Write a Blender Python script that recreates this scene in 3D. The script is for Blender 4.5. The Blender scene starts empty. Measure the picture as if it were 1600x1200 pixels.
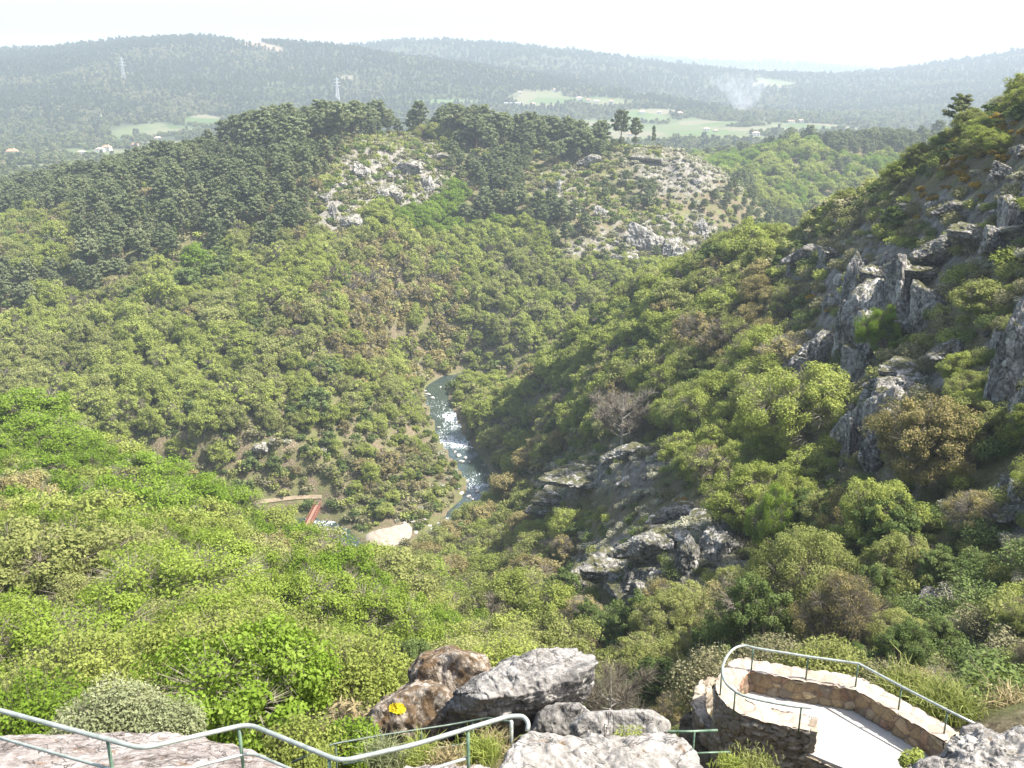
import bpy, bmesh, math, random
import numpy as np
from mathutils import Vector, noise as mn
R = math.radians
scene = bpy.context.scene
COL = scene.collection

# ------------------------------------------------------------------ camera, sky, sun, exposure
FPX = 1500.0; PITCH = R(18.4); CP, SP = math.cos(PITCH), math.sin(PITCH)
cam = bpy.data.cameras.new("camera")
cam.sensor_width = 36.0; cam.lens = 36.0*FPX/1600.0
cam.clip_start = 0.1; cam.clip_end = 20000
camo = bpy.data.objects.new("camera", cam); COL.objects.link(camo)
camo.location = (0, 0, 0); camo.rotation_euler = (R(90)-PITCH, 0, 0)
scene.camera = camo

SUN_AZ, SUN_EL = 99.0, 56.0
w = bpy.data.worlds.new("World"); scene.world = w; w.use_nodes = True
nt = w.node_tree; nt.nodes.clear()
sky = nt.nodes.new("ShaderNodeTexSky"); sky.sky_type = 'NISHITA'; sky.sun_disc = False
sky.sun_elevation = R(SUN_EL); sky.sun_rotation = R(SUN_AZ)
sky.air_density = 1.1; sky.dust_density = 3.0; sky.ozone_density = 0.3
bg = nt.nodes.new("ShaderNodeBackground"); bg.inputs[1].default_value = 0.122
wo = nt.nodes.new("ShaderNodeOutputWorld")
nt.links.new(sky.outputs[0], bg.inputs[0]); nt.links.new(bg.outputs[0], wo.inputs[0])
sl = bpy.data.lights.new("sun", 'SUN'); sl.energy = 5.0; sl.angle = R(0.53); sl.color = (1.0, 0.955, 0.87)
so = bpy.data.objects.new("sun", sl); COL.objects.link(so)
sd = Vector((math.cos(R(SUN_EL))*math.sin(R(SUN_AZ)), math.cos(R(SUN_EL))*math.cos(R(SUN_AZ)), math.sin(R(SUN_EL))))
so.rotation_euler = sd.to_track_quat('Z', 'Y').to_euler(); so.location = (60, 20, 80)
scene.view_settings.view_transform = 'Standard'; scene.view_settings.look = 'None'
scene.view_settings.gamma = 1.0; scene.view_settings.exposure = 1.36
cy = scene.cycles
cy.max_bounces = 5; cy.diffuse_bounces = 3; cy.glossy_bounces = 2; cy.transmission_bounces = 3
cy.volume_bounces = 1; cy.transparent_max_bounces = 4
cy.caustics_reflective = False; cy.caustics_refractive = False
cy.use_denoising = True
scene.render.film_transparent = False

rng = np.random.default_rng(11); random.seed(5)

# ------------------------------------------------------------------ picture <-> world
def ray(u, v):
    xi = (u-800)/FPX; yi = (v-600)/FPX
    return xi, CP-yi*SP, -SP-yi*CP
def PD(u, v, depth):                      # point at a camera depth
    x, y, z = ray(u, v); return Vector((x*depth, y*depth, z*depth))
def PZ(u, v, z):                          # point on the level z
    x, y, zz = ray(u, v); k = z/zz; return Vector((x*k, y*k, z))
def project(x, y, z):
    dep = y*CP - z*SP
    return 800+FPX*x/dep, 600+FPX*(-y*SP-z*CP)/dep, dep

def tag(o, label=None, cat=None, group=None, kind=None):
    if label: o['label'] = label
    if cat: o['category'] = cat
    if group: o['group'] = group
    if kind: o['kind'] = kind
    return o
def empty(name, loc=(0, 0, 0), rz=0.0):
    o = bpy.data.objects.new(name, None); COL.objects.link(o)
    o.location = loc; o.rotation_euler = (0, 0, rz); o.empty_display_size = 0.2
    return o
def link(name, me, mats=(), parent=None, coll=None):
    o = bpy.data.objects.new(name, me); (coll or COL).objects.link(o)
    for m in mats: me.materials.append(m)
    if parent is not None:
        o.parent = parent
    return o

# ------------------------------------------------------------------ materials
def newmat(name):
    m = bpy.data.materials.new(name); m.use_nodes = True
    n = m.node_tree; n.nodes.clear(); return m, n
def N(n, t, **kw):
    x = n.nodes.new(t)
    for k, v in kw.items():
        if hasattr(x, k): setattr(x, k, v)
        else: x.inputs[k].default_value = v
    return x
def inp(node, i, v):
    node.inputs[i].default_value = v
def noise_tex(n, scale, detail=4, rough=0.6, vec=None, dist=0.0):
    t = n.nodes.new("ShaderNodeTexNoise"); inp(t, 'Scale', scale); inp(t, 'Detail', detail); inp(t, 'Roughness', rough); inp(t, 'Distortion', dist)
    if vec is not None: n.links.new(vec, t.inputs['Vector'])
    return t.outputs['Fac']
def ramp(n, fac, stops):
    r = n.nodes.new("ShaderNodeValToRGB"); n.links.new(fac, r.inputs[0])
    e = r.color_ramp.elements
    while len(e) < len(stops): e.new(0.5)
    for k, (p, c) in enumerate(stops):
        e[k].position = p; e[k].color = (*c, 1) if len(c) == 3 else c
    return r.outputs[0]
def mix(n, fac, a, b, mode='MIX'):
    x = n.nodes.new("ShaderNodeMix"); x.data_type = 'RGBA'; x.blend_type = mode
    for s, k in ((fac, 0), (a, 6), (b, 7)):
        if isinstance(s, (int, float)): x.inputs[k].default_value = s if k == 0 else (s, s, s, 1)
        elif isinstance(s, tuple): x.inputs[k].default_value = (*s, 1)
        else: n.links.new(s, x.inputs[k])
    return x.outputs[2]
def mth(n, op, a, b=0.0, clamp=False):
    x = n.nodes.new("ShaderNodeMath"); x.operation = op; x.use_clamp = clamp
    for k, s in enumerate((a, b)):
        if isinstance(s, (int, float)): x.inputs[k].default_value = s
        else: n.links.new(s, x.inputs[k])
    return x.outputs[0]
def attr(n, name):
    a = n.nodes.new("ShaderNodeAttribute"); a.attribute_name = name; return a
def geopos(n):
    return n.nodes.new("ShaderNodeNewGeometry").outputs['Position']
def objpos(n):
    return n.nodes.new("ShaderNodeTexCoord").outputs['Object']
def bsdf(n, col, rough=0.9, bump=None, bstr=0.5, bdist=0.05, metal=0.0, spec=0.3):
    b = n.nodes.new("ShaderNodeBsdfPrincipled")
    if isinstance(col, tuple): b.inputs['Base Color'].default_value = (*col, 1)
    else: n.links.new(col, b.inputs['Base Color'])
    if isinstance(rough, (int, float)): b.inputs['Roughness'].default_value = rough
    else: n.links.new(rough, b.inputs['Roughness'])
    b.inputs['Metallic'].default_value = metal
    b.inputs['Specular IOR Level'].default_value = spec
    if bump is not None:
        bp = n.nodes.new("ShaderNodeBump"); bp.inputs['Strength'].default_value = bstr; bp.inputs['Distance'].default_value = bdist
        n.links.new(bump, bp.inputs['Height']); n.links.new(bp.outputs[0], b.inputs['Normal'])
    o = n.nodes.new("ShaderNodeOutputMaterial"); n.links.new(b.outputs[0], o.inputs[0])
    return b

def leaf_mat(name, c1, c2, c3, transl=0.35):
    """c1..c3: darker, middle and lighter leaves of the same kind"""
    m, n = newmat(name)
    oi = n.nodes.new("ShaderNodeObjectInfo").outputs['Random']
    tone = attr(n, 'tone').outputs['Fac']
    f = mth(n, 'ADD', mth(n, 'MULTIPLY', tone, 0.6), mth(n, 'MULTIPLY', oi, 0.4))
    col = ramp(n, f, [(0.1, c1), (0.5, c2), (0.9, c3)])
    d = n.nodes.new("ShaderNodeBsdfDiffuse"); t = n.nodes.new("ShaderNodeBsdfTranslucent")
    n.links.new(col, d.inputs[0]); n.links.new(mix(n, 0.5, col, (0.20, 0.26, 0.02)), t.inputs[0])
    mx = n.nodes.new("ShaderNodeMixShader"); mx.inputs[0].default_value = transl
    n.links.new(d.outputs[0], mx.inputs[1]); n.links.new(t.outputs[0], mx.inputs[2])
    o = n.nodes.new("ShaderNodeOutputMaterial"); n.links.new(mx.outputs[0], o.inputs[0])
    return m
def bark_mat(name, c1, c2, sc=6.0):
    m, n = newmat(name)
    f = noise_tex(n, sc, 3, 0.6, objpos(n))
    bsdf(n, ramp(n, f, [(0.35, c1), (0.65, c2)]), 0.95, f, 0.4, 0.05)
    return m

M = {}
M['vivid'] = leaf_mat('vivid_leaves', (0.105, 0.175, 0.020), (0.180, 0.275, 0.036), (0.270, 0.360, 0.070), 0.45)
M['yellow'] = leaf_mat('yellow_green_leaves', (0.190, 0.225, 0.056), (0.305, 0.350, 0.088), (0.405, 0.440, 0.135), 0.45)
M['far_pine'] = leaf_mat('far_pine_needles', (0.040, 0.056, 0.034), (0.066, 0.085, 0.048), (0.100, 0.122, 0.066), 0.15)
M['far_leaf'] = leaf_mat('far_leaves', (0.085, 0.105, 0.045), (0.135, 0.158, 0.062), (0.190, 0.212, 0.090), 0.3)
M['lime'] = leaf_mat('lime_leaves', (0.125, 0.178, 0.028), (0.208, 0.285, 0.046), (0.300, 0.372, 0.080), 0.45)
M['olive'] = leaf_mat('olive_leaves', (0.170, 0.190, 0.064), (0.285, 0.305, 0.105), (0.380, 0.390, 0.152), 0.44)
M['bronze'] = leaf_mat('bronze_leaves', (0.185, 0.150, 0.068), (0.300, 0.252, 0.115), (0.390, 0.340, 0.170), 0.38)
M['dark'] = leaf_mat('evergreen_leaves', (0.055, 0.082, 0.026), (0.110, 0.150, 0.050), (0.180, 0.225, 0.080), 0.26)
M['pine'] = leaf_mat('pine_needles', (0.082, 0.104, 0.054), (0.155, 0.180, 0.092), (0.235, 0.255, 0.138), 0.28)
M['pale'] = leaf_mat('pale_bloom', (0.20, 0.20, 0.13), (0.34, 0.33, 0.24), (0.46, 0.45, 0.36), 0.25)
M['scrub'] = leaf_mat('scrub_leaves', (0.110, 0.105, 0.058), (0.195, 0.185, 0.105), (0.295, 0.275, 0.165), 0.3)
M['gorse'] = leaf_mat('gorse_bloom', (0.10, 0.10, 0.03), (0.26, 0.175, 0.03), (0.44, 0.26, 0.025), 0.25)
M['silver'] = leaf_mat('silver_leaves', (0.16, 0.18, 0.09), (0.24, 0.26, 0.14), (0.33, 0.34, 0.21), 0.25)
M['twig'] = leaf_mat('twigs', (0.10, 0.085, 0.062), (0.17, 0.148, 0.115), (0.25, 0.225, 0.185), 0.0)
M['straw'] = leaf_mat('dry_straw', (0.24, 0.19, 0.10), (0.36, 0.30, 0.17), (0.48, 0.42, 0.27), 0.2)
M['bark'] = bark_mat('bark', (0.06, 0.045, 0.032), (0.14, 0.115, 0.085))
M['pinebark'] = bark_mat('pine_bark', (0.07, 0.042, 0.028), (0.16, 0.11, 0.08))
M['greybark'] = bark_mat('grey_bark', (0.20, 0.185, 0.16), (0.36, 0.34, 0.30))

# ------------------------------------------------------------------ numpy helpers
def build_mesh(name, V, F, midx=None, tone=None, smooth=False):
    """V (n,3), F list of arrays of faces: each (k,m)"""
    me = bpy.data.meshes.new(name)
    V = np.asarray(V, dtype=np.float32)
    if not isinstance(F, list): F = [F]
    F = [np.asarray(f, dtype=np.int32) for f in F if len(f)]
    nl = sum(f.size for f in F); nf = sum(len(f) for f in F)
    me.vertices.add(len(V)); me.vertices.foreach_set('co', V.ravel())
    me.loops.add(nl); me.polygons.add(nf)
    me.loops.foreach_set('vertex_index', np.concatenate([f.ravel() for f in F]))
    st = []; c = 0
    for f in F:
        st.append(np.arange(len(f), dtype=np.int32)*f.shape[1]+c); c += f.size
    me.polygons.foreach_set('loop_start', np.concatenate(st))
    if midx is not None: me.polygons.foreach_set('material_index', np.asarray(midx, dtype=np.int32))
    me.polygons.foreach_set('use_smooth', np.full(nf, smooth))
    if tone is not None:
        a = me.attributes.new('tone', 'FLOAT', 'POINT'); a.data.foreach_set('value', np.asarray(tone, dtype=np.float32))
    me.update(calc_edges=True); me.validate(verbose=False)
    return me

def hash2(ix, iy, seed):
    h = (ix.astype(np.int64)*374761393 + iy.astype(np.int64)*668265263 + seed*1442695041) & 0x7fffffff
    h = ((h ^ (h >> 13))*1274126177) & 0x7fffffff
    return ((h ^ (h >> 16)) & 0xffff)/65535.0
def vnoise(x, y, seed=0):
    ix = np.floor(x); iy = np.floor(y); fx = x-ix; fy = y-iy
    fx = fx*fx*(3-2*fx); fy = fy*fy*(3-2*fy)
    a = hash2(ix, iy, seed); b = hash2(ix+1, iy, seed); c = hash2(ix, iy+1, seed); d = hash2(ix+1, iy+1, seed)
    return (a*(1-fx)+b*fx)*(1-fy)+(c*(1-fx)+d*fx)*fy
def fbm(x, y, scale, octv=4, seed=0, gain=0.5):
    s = 0; a = 1.0; t = 0
    for o in range(octv):
        s = s+a*vnoise(x/scale*2**o+17.3*o, y/scale*2**o-9.1*o, seed+o); t += a; a *= gain
    return s/t          # 0..1

# ------------------------------------------------------------------ terrain control points
# visible surface: (u, v, D, canopy height)
VIS = [
 # near left slope
 (-300,1060,32,4),(-300,980,50,5),(-300,780,105,6),(-300,600,172,6),
 (0,1080,32,4),(0,1000,48,5),(0,900,75,6),(0,800,105,7),(0,700,142,7),(0,625,172,6),
 (200,1080,32,4),(200,1000,48,5),(200,900,78,6),(200,800,115,7),(200,725,150,6),
 (330,780,162,6),(450,812,160,7),(495,836,155,7),(400,1000,46,5),(400,900,80,6),
 (560,862,150,6),(560,950,74,6),(560,1050,36,4),(650,965,105,6),(650,1050,40,3),(700,1005,84,5),
 # ravine and right slope
 (740,950,150,6),(750,850,220,6),(850,1090,52,5),(850,1000,92,6),(850,900,140,6),(850,850,185,6),(850,760,238,5),
 (1000,1100,46,5),(1000,1000,68,6),(1000,900,98,5),(1000,800,135,3),(1000,700,172,4),(1000,600,212,6),(1000,500,268,6),(1000,430,335,6),
 (900,700,235,5),(900,600,282,6),(900,510,345,6),(800,700,300,3),(800,600,376,6),(750,560,428,4),
 (1100,700,142,5),(1100,600,182,6),(1100,500,232,6),(1100,405,310,6),
 (1150,1000,56,6),(1150,900,80,5),(1150,800,105,4),
 (1200,700,122,6),(1200,600,152,6),(1200,500,198,6),(1200,400,255,5),(1200,352,300,4),
 (1300,1000,50,5),(1300,900,68,5),(1300,800,86,5),(1300,700,104,5),(1300,600,134,4),(1300,500,160,2),(1300,400,192,2),(1300,310,245,3),
 (1450,1000,44,4),(1450,800,72,4),(1450,700,84,4),(1450,600,100,3),(1450,500,120,2),(1450,400,142,1),(1450,300,170,2),(1450,215,200,3),
 (1600,1050,38,3),(1600,900,54,3),(1600,800,63,3),(1600,700,72,3),(1600,600,82,2),(1600,500,93,1),(1600,400,107,2),(1600,300,124,2),(1600,200,146,2),(1600,135,165,2),
 (1900,1000,38,3),(1900,600,68,2),(1900,300,95,2),(1900,0,140,2),
 # river banks
 (690,770,292,0),(665,700,330,1),(645,610,400,1),(700,575,425,2),(600,845,262,0),
 # middle hill
 (600,700,302,4),(600,600,346,4),(600,500,398,5),(600,400,450,5),(600,300,510,2),(600,230,565,4),(600,185,620,15),
 (500,700,290,4),(500,600,316,5),(500,500,352,6),(500,400,402,6),(500,300,470,8),(500,230,535,10),(520,175,600,15),
 (440,782,274,0),(400,700,280,5),(400,600,312,6),(400,500,352,6),(400,400,405,8),(400,300,470,10),(400,215,560,13),
 (740,500,450,1),(740,400,502,5),(740,300,562,6),(740,220,612,12),(740,185,655,14),
 (300,600,314,6),(300,500,360,7),(300,400,415,9),(300,300,480,10),(300,230,555,12),
 (200,650,292,6),(200,550,338,6),(200,450,388,8),(200,350,440,10),(200,255,535,12),
 (100,600,316,6),(100,500,368,6),(100,400,430,9),(100,280,555,12),
 (0,580,325,6),(0,500,368,8),(0,400,438,9),(0,300,575,12),(-300,520,390,7),(-300,330,600,12),
 (800,500,440,5),(800,400,490,5),(800,300,550,5),(800,200,675,12),
 (900,440,470,5),(900,350,522,3),(900,255,610,2),(900,222,660,6),
 (1000,400,500,3),(1000,300,580,1),(1000,226,642,1),(1100,385,540,2),(1100,300,592,1),(1100,245,632,1),
 (1160,292,622,1),(1140,390,560,3),(1200,335,650,4),
 # wooded hill beyond
 (1150,255,840,9),(1250,215,900,10),(1350,215,900,11),(1250,280,780,8),(1420,225,850,9),
 # plain
 (35,246,1330,3),(100,230,1500,3),(250,215,1650,3),(330,190,1800,4),(650,180,2050,5),(900,175,2150,3),(1050,205,1750,3),(1150,205,1700,3),(1000,215,1550,3),(1250,200,1850,3),(1350,195,1950,5),
 (800,160,2250,6),(900,150,2350,6),(1000,165,2200,6),
 # hill A
 (-300,100,2500,8),(-300,170,2000,8),(0,150,2080,8),(0,90,2650,8),(100,78,2700,8),(200,62,2780,8),(270,55,2820,8),(350,58,2850,8),(440,64,2850,8),(520,73,2800,8),(620,88,2700,8),(720,100,2620,8),(820,118,2550,8),(950,140,2450,8),(1100,165,2250,8),(1250,180,2150,8),(1420,198,1980,8),
 (150,120,2250,8),(300,120,2300,8),(450,120,2350,8),(600,130,2350,8),(300,170,1980,8),(450,170,2050,8),
 # hill B
 (560,74,3500,8),(640,66,3600,8),(780,62,3700,8),(870,76,3600,8),(1000,97,3400,8),(1100,120,3200,8),(1200,152,2950,8),(800,95,3150,8),
 # hill C and D
 (850,95,6100,8),(1000,93,6100,8),(1130,96,6000,8),(1220,112,5600,8),(1270,123,5200,8),(1400,113,5800,8),
 (1160,165,2900,8),(1250,140,3200,8),(1350,120,3400,8),(1480,104,3500,8),(1540,90,3550,8),(1600,80,3600,8),(1800,60,3600,8),(1350,165,2700,8),(1500,160,2500,8),(1600,170,2300,8),(1900,150,2300,8),
]
# hidden ground: (u at that place, D, z)
HID = [
 (-300,8,-8.7),(0,8,-8.7),(250,8,-8.7),(450,8,-8.9),(-300,13,-11.8),(0,13,-11.8),(250,13,-11.8),(450,13,-11.8),(-300,19,-19.5),(0,19,-19.5),(250,19,-19.5),(450,19,-19),
 (700,8,-9.4),(700,12,-11.8),(850,12,-11.9),(1000,12,-12.2),(700,15,-12.3),(850,16,-13.2),(700,19,-15),(850,20,-16.5),(1000,18,-15.5),(1000,25,-22),(800,28,-24),
 (1250,8,-10.5),(1250,13,-13.3),(1250,16,-14.2),(1250,22,-18),(1250,30,-26),(1450,13,-12.9),(1450,19,-14.5),(1450,26,-20),(1600,10,-10.5),(1600,16,-12.3),(1600,22,-16.5),(1900,12,-11),(1900,20,-15),
 (330,222,-128),(100,235,-125),(-300,250,-122),(480,225,-130),(560,225,-133),(650,215,-124),
 (1600,240,-38),(1600,400,-95),(1900,240,-30),(1900,400,-85),(1450,280,-55),(1450,420,-105),(1300,330,-85),(1300,440,-118),(1200,380,-105),(1200,480,-125),
 (1100,430,-126),(1000,425,-129),(900,402,-132),(850,410,-134),(1300,560,-120),(1500,560,-118),(1600,700,-110),(1900,700,-105),
 (1200,560,-112),(1250,680,-108),
 (-300,900,-112),(100,800,-105),(100,1050,-116),(400,900,-100),(400,1200,-114),(700,950,-95),(700,1300,-112),(900,900,-95),(900,1250,-116),(1100,1200,-116),(1050,850,-100),(1300,1300,-115),(1600,1200,-105),(1900,1300,-105),
 (600,3150,-20),(800,3050,-35),(300,4200,-60),(700,4800,-80),(1000,4500,-80),(1250,4200,-70),(1600,4800,-40),(0,4200,-60),(-300,4200,-60),(-300,3200,0),
 (0,8000,-60),(700,8000,-60),(1300,8000,-40),(1900,8000,-60),
]
cs, cL, ct = [], [], []
for u, v, D, h in VIS:
    x, y, z = ray(u, v)
    cs.append(x/y); cL.append(math.log(D)); ct.append((D*z/y-h)/D)
for u, D, z in HID:
    # picture column for a hidden point: solve with its own height
    t = z/D; k = CP - t*SP
    cs.append((u-800)/FPX*k); cL.append(math.log(D)); ct.append(t)
cs, cL, ct = map(np.array, (cs, cL, ct))
def kern(r2):
    return 0.5*r2*np.log(r2+1e-12)
n_ = len(cs)
A = np.zeros((n_+3, n_+3))
A[:n_, :n_] = kern((cs[:, None]-cs)**2+(cL[:, None]-cL)**2) + np.eye(n_)*0.0006
A[:n_, n_] = 1; A[:n_, n_+1] = cs; A[:n_, n_+2] = cL; A[n_:, :n_] = A[:n_, n_:].T
W = np.linalg.solve(A, np.concatenate([ct, [0, 0, 0]]))
def tps(s, L):
    out = np.full(s.shape, W[n_])+W[n_+1]*s+W[n_+2]*L
    for k in range(n_):
        out += W[k]*kern((s-cs[k])**2+(L-cL[k])**2)
    return out

WZ = -137.0
RIV = [(1230,585),(1130,598),(1000,606),(880,606),(790,598),(735,588),(700,593),(685,604),(684,622),(692,648),(705,680),(722,708),(744,738),(752,762),(735,792),(700,825),(665,862),(640,885),(590,878),(545,858),(505,826),(440,822),(330,828),(200,835),(60,835),(-120,820),(-400,800)]
riv = np.array([[*PZ(u, v, WZ)[:2]] for u, v in RIV])
# smooth the river line
def catmull(P, k=8):
    P = np.asarray(P, float); out = []
    Q = np.vstack([2*P[0]-P[1], P, 2*P[-1]-P[-2]])
    for i in range(1, len(Q)-2):
        p0, p1, p2, p3 = Q[i-1:i+3]
        for j in range(k):
            t = j/k
            out.append(0.5*(2*p1+(p2-p0)*t+(2*p0-5*p1+4*p2-p3)*t*t+(-p0+3*p1-3*p2+p3)*t**3))
    out.append(P[-1]); return np.array(out)
rivs = catmull(riv, 6)
def river_dist(x, y):
    d = np.full(x.shape, 1e9)
    for a, b in zip(rivs[:-1], rivs[1:]):
        ab = b-a; l2 = ab@ab+1e-9
        t = np.clip(((x-a[0])*ab[0]+(y-a[1])*ab[1])/l2, 0, 1)
        d = np.minimum(d, np.hypot(x-a[0]-t*ab[0], y-a[1]-t*ab[1]))
    return d

S0, S1, NS = -0.86, 0.98, 380
L0, L1, NL = math.log(6.0), math.log(7600.0), 800
sv = np.linspace(S0, S1, NS); Lv = np.linspace(L0, L1, NL)
SS, LL = np.meshgrid(sv, Lv)             # rows: L
DD = np.exp(LL); XX = SS*DD
TT = tps(SS, LL)
ZZ = TT*DD

def gauss(u, v, cu, cv, ru, rv):
    return np.exp(-(((u-cu)/ru)**2+((v-cv)/rv)**2))
def rock_mask(u, v, D):
    r = np.zeros_like(u)
    near = D < 290
    for cu, cv, ru, rv, a, tf in ((940,750,85,38,1.1,1),(880,775,50,28,1,1),(1030,870,110,65,1.1,1),(960,880,60,50,1,1),(1360,470,90,60,1.1,1),(1290,550,75,45,1,1),
            (1370,650,70,70,1.1,1),(1580,570,45,90,1.1,1),(1520,330,120,60,0.9,1),(1420,400,120,40,1,1),(1590,300,60,60,.8,1),(1590,790,60,60,.8,1),(1460,570,80,30,.8,1),
            (1600,230,60,40,.5,1),(1000,720,60,26,1,1),(1170,800,40,30,.7,1),(1240,700,30,60,.6,1),(1280,420,60,30,.8,1),(1330,345,60,24,.6,1),(1260,560,50,40,.9,1),(1120,840,50,40,.8,1),
            (615,275,95,62,1.5,2),(525,330,50,55,1.1,2),(880,300,90,60,.8,2),(1060,270,100,50,1.1,2),(1040,370,110,40,1.2,2),(960,380,80,30,.9,2),(770,500,18,14,1.4,2),(420,300,50,40,.5,2),
            (660,250,50,25,.9,2),(900,390,60,20,.8,2),(400,700,60,25,.5,2),(410,370,40,40,.4,2)):
        m = near if tf == 1 else (~near & (D < 760))
        r = np.maximum(r, np.where(m, (a if tf == 1 else a*.68)*gauss(u, v, cu, cv, ru, rv), 0))
    return np.clip(r, 0, 1)
def field_mask(u, v, D, x, y):
    m = np.zeros_like(u)
    far = (D > 1100)
    for cu, cv, ru, rv, a in ((315,188,28,7,1.3),(225,205,80,11,1.2),(150,240,70,9,1),(60,262,45,6,1),(280,225,70,5,1),(850,158,50,12,1.2),(830,150,35,6,1),(1000,205,160,16,1.15),
            (1130,210,90,12,1.3),(960,215,80,14,1),(1240,200,90,9,1.2),(930,160,60,7,.9),(1020,180,60,9,.9),(430,132,22,2.6,1.3),(545,122,12,4,1.1),(700,160,60,4,.8),(1000,150,30,3,.8),(1190,130,60,9,.7),(1100,195,60,10,1)):
        m = np.maximum(m, np.where(far, a*gauss(u, v, cu, cv, ru, rv), 0))
    nz = fbm(x, y, 70, 3, 77)
    return np.clip((m-0.35+(nz-0.5)*1.9)*5, 0, 1)*(m > .3)
def clear_mask(u, v, D):
    # felled strip on the far crest
    t = (u-362)/80.0
    vc = 60+t*19
    return np.where((D > 2000) & (t > 0) & (t < 1) & (np.abs(v-vc) < 6.5*(1-0.35*t)), 1.0, 0.0)

PU, PV, PDp = project(XX, DD, ZZ)
ROCK = rock_mask(PU, PV, DD)
RD = river_dist(XX, DD)
# two rocky ribs that run down the right slope
for cu, cv, ru, rv, sl_, hh in ((940,765,95,30,-.50,5.5),(1035,885,120,46,-.52,6.0),(1370,640,55,60,-.6,3.5)):
    q_ = PV-(cv+(PU-cu)*sl_); ZZ = ZZ+np.where(DD < 290, hh*np.exp(-(((PU-cu)/ru)**2+(q_/rv)**2)), 0)
# relief
amp = np.clip((DD-22)/60, 0, 1)
ZZ = ZZ + amp*((fbm(XX, DD, 60, 4, 3)-0.5)*np.clip(DD/100, 0, 1)*7)
farw = np.clip((DD-1000)/900, 0, 1)
ZZ = ZZ + farw*(fbm(XX, DD, 420, 4, 9)-0.5)*46*np.clip((ZZ+112)/60, 0.05, 1)
rid = 1-np.abs(2*fbm(XX*1.0, DD*0.6, 14, 4, 21, 0.55)-1)
ZZ = ZZ + amp*ROCK*(rid-0.75)*np.clip(DD*0.028, 2.0, 14)
ZZ = ZZ + amp*ROCK*(fbm(XX, DD, 4.0, 3, 31)-0.5)*np.clip(DD*0.012, 0.8, 5)
mk = (DD > 195) & (DD < 760)
bank = WZ-1.2+np.clip(RD-3.8, 0, 100)*0.62
ZZ = np.where(mk & (RD < 22), np.minimum(ZZ, bank+2.0*np.clip(RD-8, 0, 20)*0.2), ZZ)
ZZ = np.where(mk & (RD >= 5.0), np.maximum(ZZ, WZ+0.25+fbm(XX, DD, 6, 2, 5)*1.0), ZZ)
ZZ = np.where(mk & (RD < 5.0), np.maximum(np.minimum(ZZ, WZ-0.5+np.clip(RD-3.4, 0, 2)*.6), WZ-1.6), ZZ)
# the path along the bank and the beach are gently levelled
def ground_z(x, y):
    x = np.asarray(x, float); y = np.asarray(y, float)
    s = np.clip((x/y-S0)/(S1-S0)*(NS-1), 0, NS-1.001); l = np.clip((np.log(y)-L0)/(L1-L0)*(NL-1), 0, NL-1.001)
    i = s.astype(int); j = l.astype(int); a = s-i; b = l-j
    return (ZZ[j, i]*(1-a)+ZZ[j, i+1]*a)*(1-b)+(ZZ[j+1, i]*(1-a)+ZZ[j+1, i+1]*a)*b
# ------------------------------------------------------------------ ground sheet
FIELD = field_mask(PU, PV, DD, XX, DD); CLEAR = clear_mask(PU, PV, DD)
def grid_faces(nl, ns):
    j, i = np.meshgrid(np.arange(nl-1), np.arange(ns-1), indexing='ij')
    a = (j*ns+i).ravel(); return np.stack([a, a+1, a+ns+1, a+ns], 1)
ground_me = build_mesh('ground', np.stack([XX, DD, ZZ], -1).reshape(-1, 3), grid_faces(NL, NS), smooth=True)
ca = ground_me.attributes.new('cover', 'FLOAT_COLOR', 'POINT')
ca.data.foreach_set('color', np.stack([ROCK, FIELD, CLEAR, np.ones_like(ROCK)], -1).astype(np.float32).ravel())
m, n = newmat('ground_cover')
sep = n.nodes.new("ShaderNodeSeparateColor"); n.links.new(attr(n, 'cover').outputs['Color'], sep.inputs[0])
P_ = geopos(n)
big = noise_tex(n, 0.03, 5, 0.6, P_); fine = noise_tex(n, 2.6, 8, 0.78, P_); mid = noise_tex(n, 0.18, 5, 0.65, P_)
litter = ramp(n, fine, [(0.36, (0.045, 0.036, 0.022)), (0.5, (0.14, 0.112, 0.072)), (0.64, (0.30, 0.255, 0.18))])
herb = ramp(n, mid, [(0.35, (0.060, 0.068, 0.026)), (0.6, (0.125, 0.130, 0.055)), (0.75, (0.20, 0.18, 0.09))])
soil = mix(n, ramp(n, mid, [(0.42, (0, 0, 0)), (0.58, (1, 1, 1))]), litter, herb)
rk = ramp(n, noise_tex(n, 0.55, 8, 0.75, P_, 0.6), [(0.36, (0.05, 0.046, 0.038)), (0.46, (0.14, 0.13, 0.11)), (0.57, (0.22, 0.208, 0.185)), (0.72, (0.33, 0.318, 0.29))])
rmask = mth(n, 'MULTIPLY', mth(n, 'SUBTRACT', mth(n, 'ADD', sep.outputs[0], mth(n, 'MULTIPLY', noise_tex(n, 0.35, 6, 0.7, P_), 1.1)), 0.95), 8.0, True)
c1 = mix(n, rmask, soil, rk)
vor = n.nodes.new("ShaderNodeTexVoronoi"); inp(vor, 'Scale', 0.011); n.links.new(P_, vor.inputs['Vector'])
fc = ramp(n, vor.outputs['Color'], [(0.15, (0.068, 0.102, 0.036)), (0.4, (0.10, 0.118, 0.055)), (0.6, (0.15, 0.135, 0.090)), (0.85, (0.08, 0.118, 0.042))])
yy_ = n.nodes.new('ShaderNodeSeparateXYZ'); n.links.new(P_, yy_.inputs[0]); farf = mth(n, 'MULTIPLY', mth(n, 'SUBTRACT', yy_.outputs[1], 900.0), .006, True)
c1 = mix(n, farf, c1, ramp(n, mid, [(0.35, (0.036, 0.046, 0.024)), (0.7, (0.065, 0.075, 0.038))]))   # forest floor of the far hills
c2 = mix(n, sep.outputs[1], c1, fc)
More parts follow.
